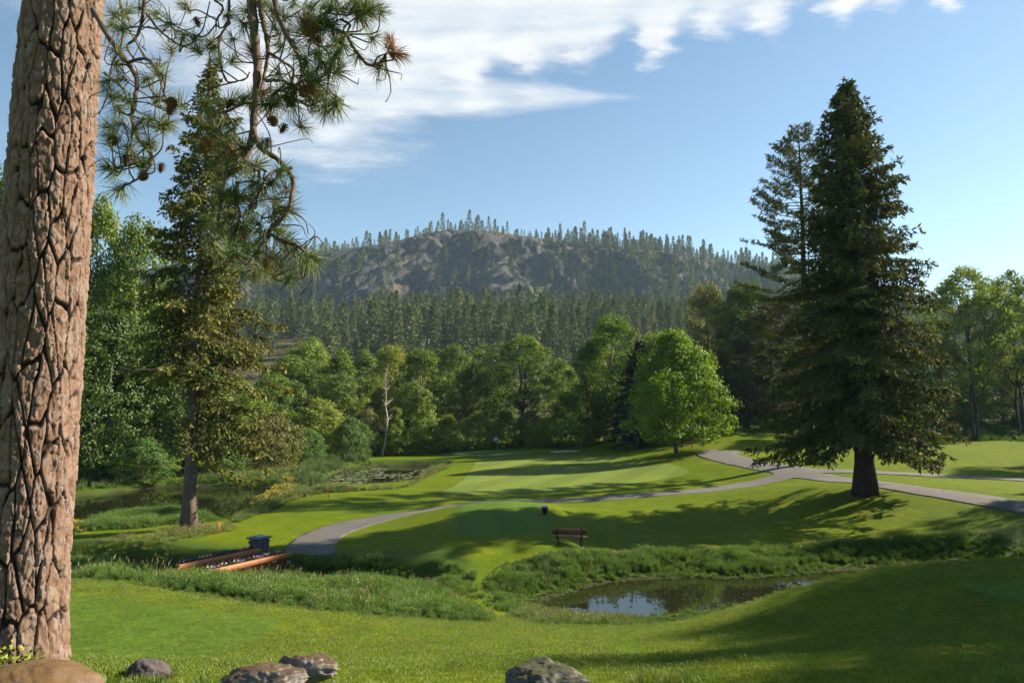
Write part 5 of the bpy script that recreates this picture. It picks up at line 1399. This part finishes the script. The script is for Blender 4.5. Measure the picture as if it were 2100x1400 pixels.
# pansies and grasses in the planters
M_pl = leaf_mat('pansy_leaves', (0.03, 0.06, 0.015), (0.07, 0.12, 0.03), trans=0.25)
def petal_mat(n, c): return leaf_mat(n, c, tuple(min(1, q * 1.3) for q in c), trans=0.25, objvar=0.2, huevar=0)
M_vio = petal_mat('violet_petals', (0.16, 0.08, 0.34)); M_pink = petal_mat('pink_petals', (0.55, 0.30, 0.45)); M_plum = petal_mat('plum_petals', (0.07, 0.02, 0.09)); M_lil = petal_mat('lilac_petals', (0.5, 0.45, 0.62))
def pansy(seed, mats):
    r = np.random.default_rng(seed); g = Geo(); n = 70
    az = r.random(n) * 6.28; rr = 0.16 * np.sqrt(r.random(n)); c = np.stack([np.cos(az) * rr, np.sin(az) * rr * 0.6, 0.10 * r.random(n)], 1)
    d = unit(np.stack([np.cos(az), np.sin(az), 0.5 + 0 * az], 1) + r.normal(size=(n, 3)) * .4); g.cards(c, d, unit(np.cross(d, rdirs(n, r))), 0.075, 0.02, r.random(n), 0)
    for k in range(9):
        a = r.random() * 6.28; q = 0.17 * r.random() ** .5; c0 = np.array([math.cos(a) * q, math.sin(a) * q * .6, 0.09 + 0.09 * r.random()])
        pa = np.arange(5) * 1.2566 + r.random(); dd = unit(np.stack([np.cos(pa) * .8, -0.55 + 0 * pa, np.sin(pa) * .8], 1) + r.normal(size=3) * .25)
        g.cards(np.repeat(c0[None], 5, 0), dd, unit(np.cross(dd, np.array([0.1, 1, 0.2]))), 0.05, 0.022, r.random(5), 1 + k % 2)
    for k in range(5):
        a = r.random() * 6.28; e = np.array([math.cos(a) * .15, math.sin(a) * .1, 0.25 + .2 * r.random()]); P = spline([np.zeros(3), e * 0.5 + np.array([0, 0, .06]), e], 5); g.tube(P, np.linspace(.006, .002, 5), 4, a=.9, cap=False)
    return g.mesh('pansy', [M_pl] + mats)
PM = [pansy(401, [M_vio, M_lil]), pansy(402, [M_pink, M_lil]), pansy(403, [M_plum, M_vio]), pansy(404, [M_vio, M_plum])]
r = np.random.default_rng(9)
WORDS = ['first', 'second', 'third', 'fourth', 'fifth', 'sixth', 'seventh', 'eighth', 'ninth', 'tenth', 'eleventh', 'twelfth', 'thirteenth', 'fourteenth']
for w_, y0 in rl_y.items():
    for k in range(13):
        lx = -BL_ / 2 + 0.2 + k * (BL_ - 0.4) / 12 + r.normal() * 0.03
        wx = mid + bax * lx + np.array([-bax[1], bax[0]]) * y0
        q = int(r.integers(4)) if w_ == 'far' else int((1, 0, 1, 3, 1, 0, 2)[k % 7])
        link('pansy_plant', PM[q], None, (wx[0], wx[1], DECK + 0.49), (0, 0, brz + r.normal() * .3), '%s flowering pansy clump from the left in the %s bridge planter' % (WORDS[k], 'front' if w_ == 'near' else 'rear'), 'plant', 'pansies in the bridge planters')
# stone pier with a slab cap
M_stone = rock_mat('dark_fieldstone', (0.035, 0.04, 0.05), (0.075, 0.08, 0.09), (0.16, 0.165, 0.18))
M_mortar = plain('dark_mortar', (0.03, 0.03, 0.032), (0.055, 0.055, 0.055), 10, 0.95)
M_slab = rock_mat('slate_slab', (0.06, 0.075, 0.10), (0.10, 0.12, 0.15), (0.15, 0.17, 0.21))
p = drop(530, 1143); pc = p[:2]
o = thing('stone_pier', 'square dark fieldstone pier with slate cap at the bridge end', 'pillar', (pc[0], pc[1], gz(pc[0], pc[1])), brz + R(8))
g = Geo(); g.box((0, 0, 0.42), (0.60, 0.60, 1.0)); link('core', g.mesh('pier_core', [M_mortar]), o)
stm = [rock_mesh('pier_stone', 500 + k, (0.24, 0.13, 0.16), [M_stone], flat=1.0, rough=0.10, sub=7) for k in range(5)]
r = np.random.default_rng(4)
for f in range(4):
    a = f * math.pi / 2; ca, sa = math.cos(a), math.sin(a); z = 0.02
    while z < 0.88:
        hgt = 0.10 + 0.06 * r.random(); x = -0.32
        while x < 0.30:
            wdt = 0.13 + 0.14 * r.random(); cx = min(x + wdt / 2, 0.30)
            s = link('stone', stm[int(r.integers(5))], o, loc=(ca * cx - sa * -0.30, sa * cx + ca * -0.30, z + hgt / 2)); s.rotation_euler = (0, 0, a); s.scale = (wdt / 0.22, 1.0, hgt / 0.145); x += wdt + 0.01
        z += hgt + 0.008
g = Geo(); g.box((0, 0, 0.965), (0.86, 0.86, 0.075), bev=0.012); link('cap', g.mesh('pier_cap', [M_slab]), o)
g = Geo(); g.box((0.02, 0, 1.015), (0.42, 0.36, 0.025), bev=0.006); g.tube([(0.14, 0.05, 1.03), (0.14, 0.05, 1.09)], 0.03, 8); link('tray', g.mesh('pier_tray', [plain('blue_enamel', (0.12, 0.25, 0.38), (0.2, 0.36, 0.5), 6, 0.4)]), o)

# ------------------------------------------------------ dried thistle stalk
p = at(1118, 1240, 27.6); o = thing('dried_stalk', 'tall dried branching weed stalk at the pond corner', 'plant', (p[0], 27.6, gz(p[0], 27.6)))
g = Geo(); Hs = at(1128, 1142, 27.6)[2] - gz(p[0], 27.6)
L = spline([(0, 0, 0), (0.05, 0, Hs * .4), (0.16, 0, Hs * .75), (0.22, 0, Hs)], 14); g.tube(L, np.linspace(0.016, 0.006, 14), 6); link('stem', g.mesh('stalk_stem', [M_twig]), o)
r = np.random.default_rng(3); g = Geo()
for k in range(22):
    i = 5 + k % 9; a = r.random() * 6.28; ln = 0.12 + 0.14 * r.random(); e = L[i] + ln * np.array([math.cos(a), math.sin(a), 0.9]); g.tube(spline([L[i], (L[i] + e) / 2 + np.array([0, 0, -.02]), e], 5), np.linspace(.007, .004, 5), 4)
    g.lathe([(0.001, .05), (.022, .03), (.03, 0), (.018, -.02), (.001, -.03)], 7, c=e)
link('seed_heads', g.mesh('stalk_heads', [M_twig]), o)

# --------------------------------------------------------- grasses and reeds
def grass_mat(name, c1, c2, c3, trans=0.35, tip=None):
    return leaf_mat(name, c1, c2, c3, trans=trans, gloss=0.04, objvar=0.45, huevar=0.04)
M_g_lush = grass_mat('lush_bank_grass', (0.0392, 0.0908, 0.0063), (0.0784, 0.1568, 0.0115), (0.1140, 0.1980, 0.0184))
M_g_dry = grass_mat('dry_seed_grass', (0.1200, 0.1275, 0.0375), (0.2025, 0.1875, 0.0750), (0.2700, 0.2325, 0.1200))
M_g_reed = grass_mat('reed_blades', (0.0375, 0.0750, 0.0188), (0.0825, 0.1350, 0.0338), (0.1275, 0.1725, 0.0525))
M_g_lawn = grass_mat('lawn_blades', (0.0797, 0.1406, 0.0056), (0.1314, 0.1921, 0.0079), (0.1913, 0.2296, 0.0169))
M_iris = leaf_mat('iris_petals', (0.4125, 0.3000, 0.0150), (0.5400, 0.4125, 0.0300), trans=0.3, objvar=0.1, huevar=0)
def blades(seed, n, R_, H, wd, bend=0.5, lean=0.25, mats=None, name='tuft', heads=0, plume=0, hm=1, square=False):
    r = np.random.default_rng(seed); g = Geo()
    az = r.random(n) * 6.28; rr = R_ * np.sqrt(r.random(n))
    b = np.stack([np.cos(az) * rr, np.sin(az) * rr, np.zeros(n)], 1)
    if square: b = np.stack([(r.random(n) - .5) * 2 * R_, (r.random(n) - .5) * 2 * R_, np.zeros(n)], 1)
    a2 = az + r.normal(size=n) * 1.0; o_ = np.stack([np.cos(a2), np.sin(a2), 0 * a2], 1)
    h = H * (0.55 + 0.5 * r.random(n)) * (1 - 0.25 * rr / R_); ln = lean * r.random(n); bd = bend * r.random(n)
    up = np.array([0, 0, 1.0])
    p1 = b + (up + o_ * ln[:, None]) * (h * 0.55)[:, None]
    p2 = p1 + (up * (1 - bd[:, None] * .7) + o_ * (ln + bd)[:, None]) * (h * 0.45)[:, None]
    s = np.stack([-np.sin(a2 + r.normal(size=n) * .8), np.cos(a2), 0 * a2], 1); s = unit(s); w2 = wd * (0.7 + 0.6 * r.random(n))[:, None]
    V = np.stack([b - s * w2, b + s * w2, p1 + s * w2 * .8, p1 - s * w2 * .8, p2], 1).reshape(-1, 3); k = np.arange(n)[:, None] * 5
    g.add(V, k + np.array([0, 1, 2, 3]), k + np.array([3, 2, 4]), np.repeat(r.random(n), 5))
    if plume:   # feathery side leaves
        m = n * plume; i = np.repeat(np.arange(n), plume); u = 0.25 + 0.75 * r.random(m)
        c = np.where((u < .55)[:, None], b[i] + (p1 - b)[i] * (u / .55)[:, None], p1[i] + (p2 - p1)[i] * ((u - .55) / .45)[:, None])
        d = unit(rdirs(m, r) * np.array([1, 1, .5]) + np.array([0, 0, .45])); g.cards(c, d, unit(np.cross(d, rdirs(m, r))), 0.13 * (0.6 + .6 * r.random(m)), 0.007, np.clip(0.3 * r.random(m) + 0.7 * u, 0, 1))
    if heads:
        i = r.integers(n, size=heads); tp = p2[i]; d = unit(np.array([0, 0, 1.]) + r.normal(size=(heads, 3)) * .2)
        g.cards(tp - d * .02, d, unit(np.cross(d, rdirs(heads, r))), 0.13 if hm == 1 else 0.10, 0.012 if hm == 1 else 0.05, r.random(heads), 1)
        if hm == 2:
            for q in range(4):
                dd = unit(rdirs(heads, r) + np.array([0, 0, .3])); g.cards(tp, dd, unit(np.cross(dd, rdirs(heads, r))), 0.11, 0.04, r.random(heads), 1)
    return g.mesh(name, mats)
def tuftset(cname, meshes):
    c = bpy.data.collections.new(cname)
    for k, me in enumerate(meshes):
        o = bpy.data.objects.new('%s_%d' % (cname, k), me); c.objects.link(o)
    return c
S_lush = tuftset('lush_tuft', [blades(601 + k, 46, 0.16, 0.85, 0.006, 0.5, 0.3, [M_g_lush], plume=7) for k in range(4)])
S_fine = tuftset('fine_tuft', [blades(611 + k, 90, 0.17, 0.62, 0.005, 0.9, 0.4, [M_g_lush, M_g_dry], heads=5) for k in range(4)])
S_dry = tuftset('dry_tuft', [blades(621 + k, 60, 0.16, 0.62, 0.004, 0.7, 0.3, [M_g_dry, M_g_dry], heads=22) for k in range(3)])
S_reed = tuftset('reed_tuft', [blades(631 + k, 34, 0.22, 1.5, 0.016, 0.35, 0.16, [M_g_reed]) for k in range(3)])
S_iris = tuftset('iris_tuft', [blades(641 + k, 40, 0.2, 0.85, 0.016, 0.4, 0.2, [M_g_reed, M_iris], heads=4, hm=2) for k in range(3)])
S_meadow = tuftset('meadow_tuft', [blades(651 + k, 70, 0.3, 0.34, 0.006, 0.9, 0.5, [M_g_lawn, M_g_dry], heads=6) for k in range(3)])
S_turf = tuftset('turf_patch', [blades(661 + k, 640, 0.26, 0.036, 0.0024, 0.9, 0.8, [M_g_lawn], square=True) for k in range(4)])
S_tall = tuftset('edge_tuft', [blades(671 + k, 80, 0.12, 0.16, 0.0032, 0.9, 0.5, [M_g_lawn]) for k in range(3)])

def scatter_group(coll):
    ng = bpy.data.node_groups.new('scatter_' + coll.name, 'GeometryNodeTree')
    ng.interface.new_socket('Geometry', in_out='INPUT', socket_type='NodeSocketGeometry'); ng.interface.new_socket('Geometry', in_out='OUTPUT', socket_type='NodeSocketGeometry')
    N = ng.nodes; Lk = ng.links
    gi = N.new('NodeGroupInput'); go = N.new('NodeGroupOutput'); iop = N.new('GeometryNodeInstanceOnPoints'); ci = N.new('GeometryNodeCollectionInfo')
    ci.inputs['Collection'].default_value = coll; ci.inputs['Separate Children'].default_value = True; ci.inputs['Reset Children'].default_value = True
    def na(name, typ):
        n_ = N.new('GeometryNodeInputNamedAttribute'); n_.data_type = typ; n_.inputs['Name'].default_value = name; return n_.outputs['Attribute']
    e2r = N.new('FunctionNodeEulerToRotation'); Lk.new(na('rot', 'FLOAT_VECTOR'), e2r.inputs[0])
    Lk.new(gi.outputs[0], iop.inputs['Points']); Lk.new(ci.outputs[0], iop.inputs['Instance']); iop.inputs['Pick Instance'].default_value = True
    Lk.new(na('idx', 'INT'), iop.inputs['Instance Index']); Lk.new(e2r.outputs[0], iop.inputs['Rotation']); Lk.new(na('scl', 'FLOAT_VECTOR'), iop.inputs['Scale'])
    Lk.new(iop.outputs[0], go.inputs[0]); return ng
GROUPS = {}
def scatter(name, label, coll, P, scl, tilt=0.12, seed=0):
    """stuff: many grass tufts standing on points P (n,3)"""
    r = np.random.default_rng(seed + 900); n = len(P)
    me = bpy.data.meshes.new(name); me.vertices.add(n); me.vertices.foreach_set('co', np.asarray(P, dtype=np.float32).ravel())
    rot = np.stack([r.normal(size=n) * tilt, r.normal(size=n) * tilt, r.random(n) * 6.28], 1).astype(np.float32)
    a = me.attributes.new('rot', 'FLOAT_VECTOR', 'POINT'); a.data.foreach_set('vector', rot.ravel())
    a = me.attributes.new('scl', 'FLOAT_VECTOR', 'POINT'); a.data.foreach_set('vector', np.asarray(scl, dtype=np.float32).ravel())
    a = me.attributes.new('idx', 'INT', 'POINT'); a.data.foreach_set('value', r.integers(0, len(coll.objects), n).astype(np.int32))
    o = link(name, me, kind='stuff', label=label)
    if coll.name not in GROUPS: GROUPS[coll.name] = scatter_group(coll)
    md = o.modifiers.new('scatter', 'NODES'); md.node_group = GROUPS[coll.name]
    return o
def fill(P, dens, seed, edge=None):
    """random ground points inside a world outline"""
    r = np.random.default_rng(seed); P = np.asarray(P); lo, hi = P.min(0), P.max(0)
    n = int(dens * np.prod(hi - lo)); x = lo[0] + r.random(n) * (hi[0] - lo[0]); y = lo[1] + r.random(n) * (hi[1] - lo[1])
    m = inside(P, x, y); return x[m], y[m], r
def bank(name, label, px, coll, dens, sc, seed, jit=0.7, wf=0.5, world=None, wet=-0.2, hz_=1.0):
    P = closed_smooth(dpoly(px) if world is None else world, 3)
    x, y, r = fill(P, dens, seed); sd = water_sd(x, y); m = sd > wet; x, y = x[m], y[m]
    n = len(x); patch = vnoise(x * 0.8, y * 0.8, seed) * 0.6 + vnoise(x * 2.1, y * 2.1, seed + 1) * 0.4
    edge = sstep(-sdist(P, x, y), 0.0, 1.0) * 0.6 + 0.4
    wetf = wf + (1 - wf) * sstep(water_sd(x, y), 0.0, 2.4)
    s = sc * wetf * np.clip(0.72 + jit * (patch - 0.45) * 1.6 + 0.3 * r.random(n), 0.3, 2) * edge
    return scatter(name, label, coll, np.stack([x, y, tz(x, y) - 0.02], 1), np.stack([s * 0.95, s * 0.95, s * hz_], 1), seed=seed)
S_hill = tuftset('hill_conifer', LOWM)
for nm, lb, A_ in (('forest', 'far pine wood covering the lower hillside', FOREST_PTS), ('ridge_forest', 'scattered small pines along the skyline and cliffs of the hill', RIDGE_PTS)):
    scatter(nm, lb, S_hill, A_[:, :3] - np.array([0, 0, 0.4]), np.stack([A_[:, 3] * (0.85 + 0.3 * rng.random(len(A_))), A_[:, 3] * (0.85 + 0.3 * rng.random(len(A_))), A_[:, 3]], 1), 0.02, seed=5)
near_l = [(500, 1234), (700, 1259), (850, 1270), (1000, 1277), (1014, 1262), (990, 1250)]
W_near = np.concatenate([np.array([at(20, 1190, 20.6)[:2], at(140, 1192, 20.2)[:2], at(300, 1212, 19.6)[:2]]), dpoly(near_l), wpoly([(900, 1242), (760, 1243), (620, 1233), (480, 1215), (340, 1195), (200, 1183), (20, 1180)])])
bank('bank_grass', 'feathery lush green grass on the near stream bank', None, S_lush, 24, 0.64, 701, world=W_near, jit=1.0)
bank('bank_grass', 'seed stalks and finer grass mixed into the near stream bank', None, S_fine, 3, 0.95, 731, world=W_near, jit=1.2)
bank('dry_grass', 'pale dry stalks standing in the near stream bank grass', None, S_dry, 0.35, 1.0, 732, world=W_near, jit=1.2)
W_isl = np.concatenate([dpoly([(515, 1150), (600, 1141), (720, 1143), (820, 1156), (920, 1176), (975, 1192)]), wpoly([(940, 1208), (880, 1214), (700, 1204), (560, 1193), (500, 1186)])])
bank('bank_grass', 'tall feathery grass bank across the stream beside the bridge', None, S_lush, 26, 1.35, 702, world=W_isl, wf=0.85)
W_rt = np.concatenate([dpoly([(985, 1205), (1000, 1178), (1040, 1155), (1100, 1142), (1300, 1133), (1500, 1127), (1700, 1114), (1900, 1097), (2000, 1093), (2080, 1112), (2150, 1118)]), wpoly([(2200, 1149), (2000, 1155), (1900, 1158), (1700, 1173), (1550, 1186), (1400, 1186), (1250, 1196), (1150, 1223), (1095, 1242), (1040, 1255), (1000, 1240)], LEVC)])
bank('bank_grass', 'tall shaggy grass on the far bank of the blue pond', None, S_lush, 24, 0.82, 703, world=W_rt, jit=0.8, wf=0.55)
bank('dry_grass', 'pale seeding grass fringe along the top of the pond bank', [(1010, 1172), (1060, 1148), (1110, 1136), (1300, 1127), (1500, 1121), (1700, 1108), (1900, 1092), (2000, 1089), (2010, 1094), (1900, 1100), (1700, 1117), (1500, 1131), (1300, 1138), (1120, 1148), (1040, 1165)], S_dry, 16, 0.66, 704)
bank('dry_grass', 'pale seeding grass along the top of the stream bank by the bridge', [(540, 1150), (640, 1144), (740, 1147), (840, 1164), (930, 1184), (900, 1188), (820, 1172), (720, 1156), (620, 1154)], S_dry, 16, 0.7, 705)
W_c = np.concatenate([dpoly([(1035, 1262), (1060, 1272), (1120, 1283), (1250, 1288), (1380, 1277), (1480, 1256), (1560, 1233)]), wpoly([(1600, 1228), (1500, 1242), (1400, 1256), (1300, 1265), (1200, 1265), (1130, 1256), (1060, 1252)], LEVC)])
bank('bank_grass', 'bright grass on the near edge of the blue pond', None, S_fine, 30, 0.70, 706, world=W_c)
W_hid = np.array([[10.5, 25.5], [14, 26.2], [20, 27.5], [27, 29], [27, 26], [20, 24.5], [14, 23.5], [11, 23.5]])
bank('bank_grass', 'grass behind the shaded mound along the pond', None, S_fine, 10, 0.6, 707, world=W_hid)
bank('bank_grass', 'dark mixed grass on the far bank mixed with sedges', None, S_fine, 12, 0.85, 717, world=W_rt, wf=0.4)
bank('bank_grass', 'fine grass hanging over the waterline of the blue pond', None, S_fine, 13, 0.6, 735, world=grow(POND_C, 1.1), wet=-0.12, wf=0.75)
W_gap = wpoly([(955, 1238), (1060, 1234), (1085, 1262), (1075, 1284), (1010, 1286), (985, 1270)], 0.55)
bank('bank_grass', 'short dark grass in the hollow between the two banks', None, S_lush, 16, 0.5, 734, world=W_gap, wet=0.1)
# left pond surroundings
W_pt = wpoly([(100, 1108), (250, 1106), (350, 1094), (372, 1092), (440, 1088), (450, 1080), (428, 1060), (372, 1048), (300, 1049), (205, 1062), (150, 1086), (100, 1090)], 0.35)
bank('bank_grass', 'leafy green growth on the point in front of the left pond', None, S_lush, 15, 0.85, 708, world=W_pt, wf=0.75)
W_end = wpoly([(850, 1196), (905, 1196), (950, 1206), (985, 1222), (990, 1250), (930, 1252), (880, 1238)], 0.4)
bank('bank_grass', 'dark grass closing the hollow at the end of the stream', None, S_lush, 14, 0.62, 733, world=W_end, wet=0.0)
bank('meadow_grass', 'rough meadow grass between the pond and the bridge', [(120, 1150), (250, 1160), (350, 1165), (400, 1140), (360, 1118), (470, 1090), (480, 1078), (380, 1086), (250, 1104), (120, 1112)], S_meadow, 14, 1.1, 709)
bank('dry_grass', 'tan dry grass around the foot of the fir', [(150, 1128), (330, 1108), (470, 1090), (485, 1076), (400, 1080), (300, 1094), (150, 1114)], S_dry, 8, 0.8, 710)
bank('bank_grass', 'grass strip between lawn and iris pond', [(452, 1082), (500, 1068), (575, 1040), (620, 1022), (660, 1013), (760, 1006), (835, 999), (870, 980), (915, 962), (920, 958), (905, 957), (862, 977), (832, 996), (765, 1003), (690, 1004), (640, 1003), (560, 1006), (538, 1020), (492, 1048), (468, 1072)], S_fine, 11, 1.2, 711, wet=-0.1)
bank('dry_grass', 'tan grass rim beside the far fairway edge of the ponds', [(500, 1066), (575, 1040), (625, 1022), (665, 1013), (765, 1006), (838, 999), (873, 980), (920, 960), (905, 958), (860, 979), (828, 998), (660, 1007), (615, 1015), (560, 1035), (500, 1058)], S_dry, 7, 1.15, 712, wet=0.0)
bank('iris_bed', 'yellow flowering irises along the left pond edge', [(478, 1066), (520, 1050), (560, 1034), (600, 1018), (612, 1006), (560, 1005), (538, 1019), (495, 1046)], S_iris, 5, 0.95, 713, wet=-0.3)
bank('iris_bed', 'yellow irises across the far shore of the left pond', [(400, 998), (560, 1001), (620, 992), (600, 978), (520, 985), (400, 990)], S_iris, 1.6, 0.85, 714, wet=0.1)
bank('bank_grass', 'bright grass on the far shore of the left pond', [(120, 1016), (250, 1006), (330, 999), (400, 998), (560, 1000), (640, 985), (640, 965), (560, 962), (480, 975), (300, 988), (120, 998)], S_fine, 4.0, 1.5, 715)
bank('reed_bed', 'tall reeds between the two ponds', [(600, 985), (640, 1000), (668, 998), (690, 972), (735, 957), (760, 952), (740, 940), (660, 945), (610, 960)], S_reed, 3.2, 1.15, 716, wet=-1.6)
bank('reed_bed', 'dark reeds along the far shore of the far pond', [(735, 957), (870, 955), (912, 958), (915, 948), (860, 944), (740, 946)], S_reed, 2.6, 1.1, 718, wet=-1.2)
bank('meadow_grass', 'pale weeds below the willow shrubs', [(500, 950), (620, 950), (740, 936), (900, 928), (1060, 918), (1200, 918), (1200, 914), (900, 918), (700, 928), (500, 938)], S_fine, 1.2, 2.0, 719)
bank('meadow_grass', 'dark rough grass under the trees right of the spruce', None, S_fine, 0.6, 2.2, 720, world=np.array([[50, 96], [100, 96], [100, 110], [50, 110]]))
wi = wpoly([(150, 1075)]); 
bank('iris_bed', 'yellow irises showing right beside the large pine trunk', [(120, 1078), (168, 1074), (172, 1090), (130, 1100)], S_iris, 5, 1.2, 721, wet=-1.0)
# lily pads
M_pad = leaf_mat('lily_pads', (0.07, 0.10, 0.03), (0.14, 0.16, 0.06), trans=0.1, gloss=0.15)
r = np.random.default_rng(55); g = Geo()
lo, hi = POND_B.min(0), POND_B.max(0); cnt = 0
while cnt < 420:
    x = lo[0] + r.random() * (hi[0] - lo[0]); y = lo[1] + r.random() * (hi[1] - lo[1])
    if water_sd(np.array([x]), np.array([y]))[0] > -0.3 or vnoise(np.array([x * .35]), np.array([y * .16]), 77)[0] < 0.52: continue
    a = np.linspace(0.3, 5.98, 8) + r.random() * 6; q = 0.13 + 0.12 * r.random()
    V = np.vstack([[x, y, 0.010], np.stack([x + np.cos(a) * q, y + np.sin(a) * q, np.full(8, 0.012)], 1)]); g.add(V, None, [(0, i + 1, i + 2) for i in range(7)], r.random()); cnt += 1
o = link('lily_pads', g.mesh('lily_pads', [M_pad]), kind='stuff', label='floating lily pads scattered on the far pond')
# floating leaf litter on the near pond
g = Geo(); cnt = 0; lo, hi = POND_C.min(0), POND_C.max(0)
while cnt < 300:
    x = lo[0] + r.random() * (hi[0] - lo[0]); y = lo[1] + r.random() * (hi[1] - lo[1]); s_ = water_sd(np.array([x]), np.array([y]))[0]
    if s_ > -0.05 or r.random() < sstep(-s_, 0.5, 2.2) * .93: continue
    c = np.array([[x, y, LEVC + 0.006]]); a = r.random() * 6.28; d = np.array([[math.cos(a), math.sin(a), 0]]); g.cards(c, d, np.array([[-math.sin(a), math.cos(a), 0]]), 0.05 + .09 * r.random(), 0.02 + .02 * r.random(), r.random()); cnt += 1
link('floating_litter', g.mesh('floating_litter', [M_brownleaf]), kind='stuff', label='floating leaf litter along the shaded pond edge')

# foreground turf blades
def fore(x0, x1, y0, y1, dens, seed):
    r = np.random.default_rng(seed); n = int((x1 - x0) * (y1 - y0) * dens); x = x0 + r.random(n) * (x1 - x0); y = y0 + r.random(n) * (y1 - y0)
    m = (np.abs(x) < 0.80 * y + 0.6) & (water_sd(x, y) > 0.5); return x[m], y[m], r
r = np.random.default_rng(801)
gx_, gy_ = np.meshgrid(np.arange(-17, 17.5, 0.40), np.arange(4.3, 23.5, 0.40)); x = gx_.ravel() + r.normal(size=gx_.size) * 0.05; y = gy_.ravel() + r.normal(size=gx_.size) * 0.05
m = (np.abs(x) < 0.80 * y + 0.8) & (water_sd(x, y) > 0.5); x, y = x[m], y[m]
s = 0.75 + 0.55 * vnoise(x * 1.4, y * 1.4, 3) + 0.2 * r.random(len(x))
s = np.where(inside(LTEE, x, y) | inside(RTEE, x, y), 0.6, s)
scatter('turf', 'short mown grass blades across the foreground', S_turf, np.stack([x, y, tz(x, y) + 0.008], 1), np.stack([np.ones(len(x)), np.ones(len(x)), s], 1), 0.04, seed=802)
x, y, r = fore(-7, 7, 4.5, 8.6, 26, 803); m = (y < 7.5 + 0.8 * vnoise(x * 1.2, y, 5)) & (x < 1.8 + 1.5 * vnoise(x * 2, y * 2, 6)); x, y = x[m], y[m]; s = 0.7 + 0.6 * r.random(len(x))
scatter('edge_grass', 'slightly longer grass along the bottom edge around the rocks', S_tall, np.stack([x, y, tz(x, y) - 0.004], 1), np.stack([s, s, s], 1), 0.15, seed=804)

# --------------------------------------------- trees beyond the right edge
# (outside the view; their shade falls across the mound and lawns)
def off_tree(kind, mat, x, y, H, W, label):
    b = BL[kind]; return tree('cottonwood_tree', label, (x, y, float(tz(x, y))), b[0], leafmesh(kind, mat), 1.3 * x, (W / b[3], W / b[3], H / b[2]))
for x_, y_, h_, w_, lb in ((32, 28.2, 14.5, 3.6, 'leafy tree beyond the right edge nearest the pond'), (33, 24.5, 19, 4.6, 'second leafy tree beyond the right edge from the pond'), (34, 20.3, 22, 6.0, 'tallest leafy tree beyond the right edge'),
                           (33, 15.5, 21.5, 6.0, 'leafy tree beyond the right edge level with the near mound'), (32, 10.5, 20, 6.0, 'leafy tree beyond the right edge nearest the viewer'), (44, 25, 21, 6.5, 'leafy tree standing farther out beyond the right edge'), (43, 17, 22, 6.5, 'big leafy tree farther out beyond the right edge')):
    off_tree('mass', M_darkleaf, x_, y_, h_, w_, lb)
off_tree('narrow', M_cotton, 46, 45.5, 18, 2.2, 'slim tree beyond the right edge above the path')
off_tree('plume', M_cotton, 66, 66, 18, 5.0, 'tree beyond the right edge beside the far field')

# --------------------------------------------------------------------- haze
m = bpy.data.materials.new('air'); m.use_nodes = True; t = NT(m.node_tree)
pv = t.n('ShaderNodeVolumePrincipled', ins={'Color': (0.50, 0.74, 1.0), 'Density': 0.00009, 'Anisotropy': 0.2})
ou = t.n('ShaderNodeOutputMaterial'); t.set(ou.inputs['Volume'], pv)
g = Geo(); g.box((0, 1050, 165), (5200, 4000, 344)); link('haze', g.mesh('haze', [m]), kind='stuff', label='thin blue air over the valley')
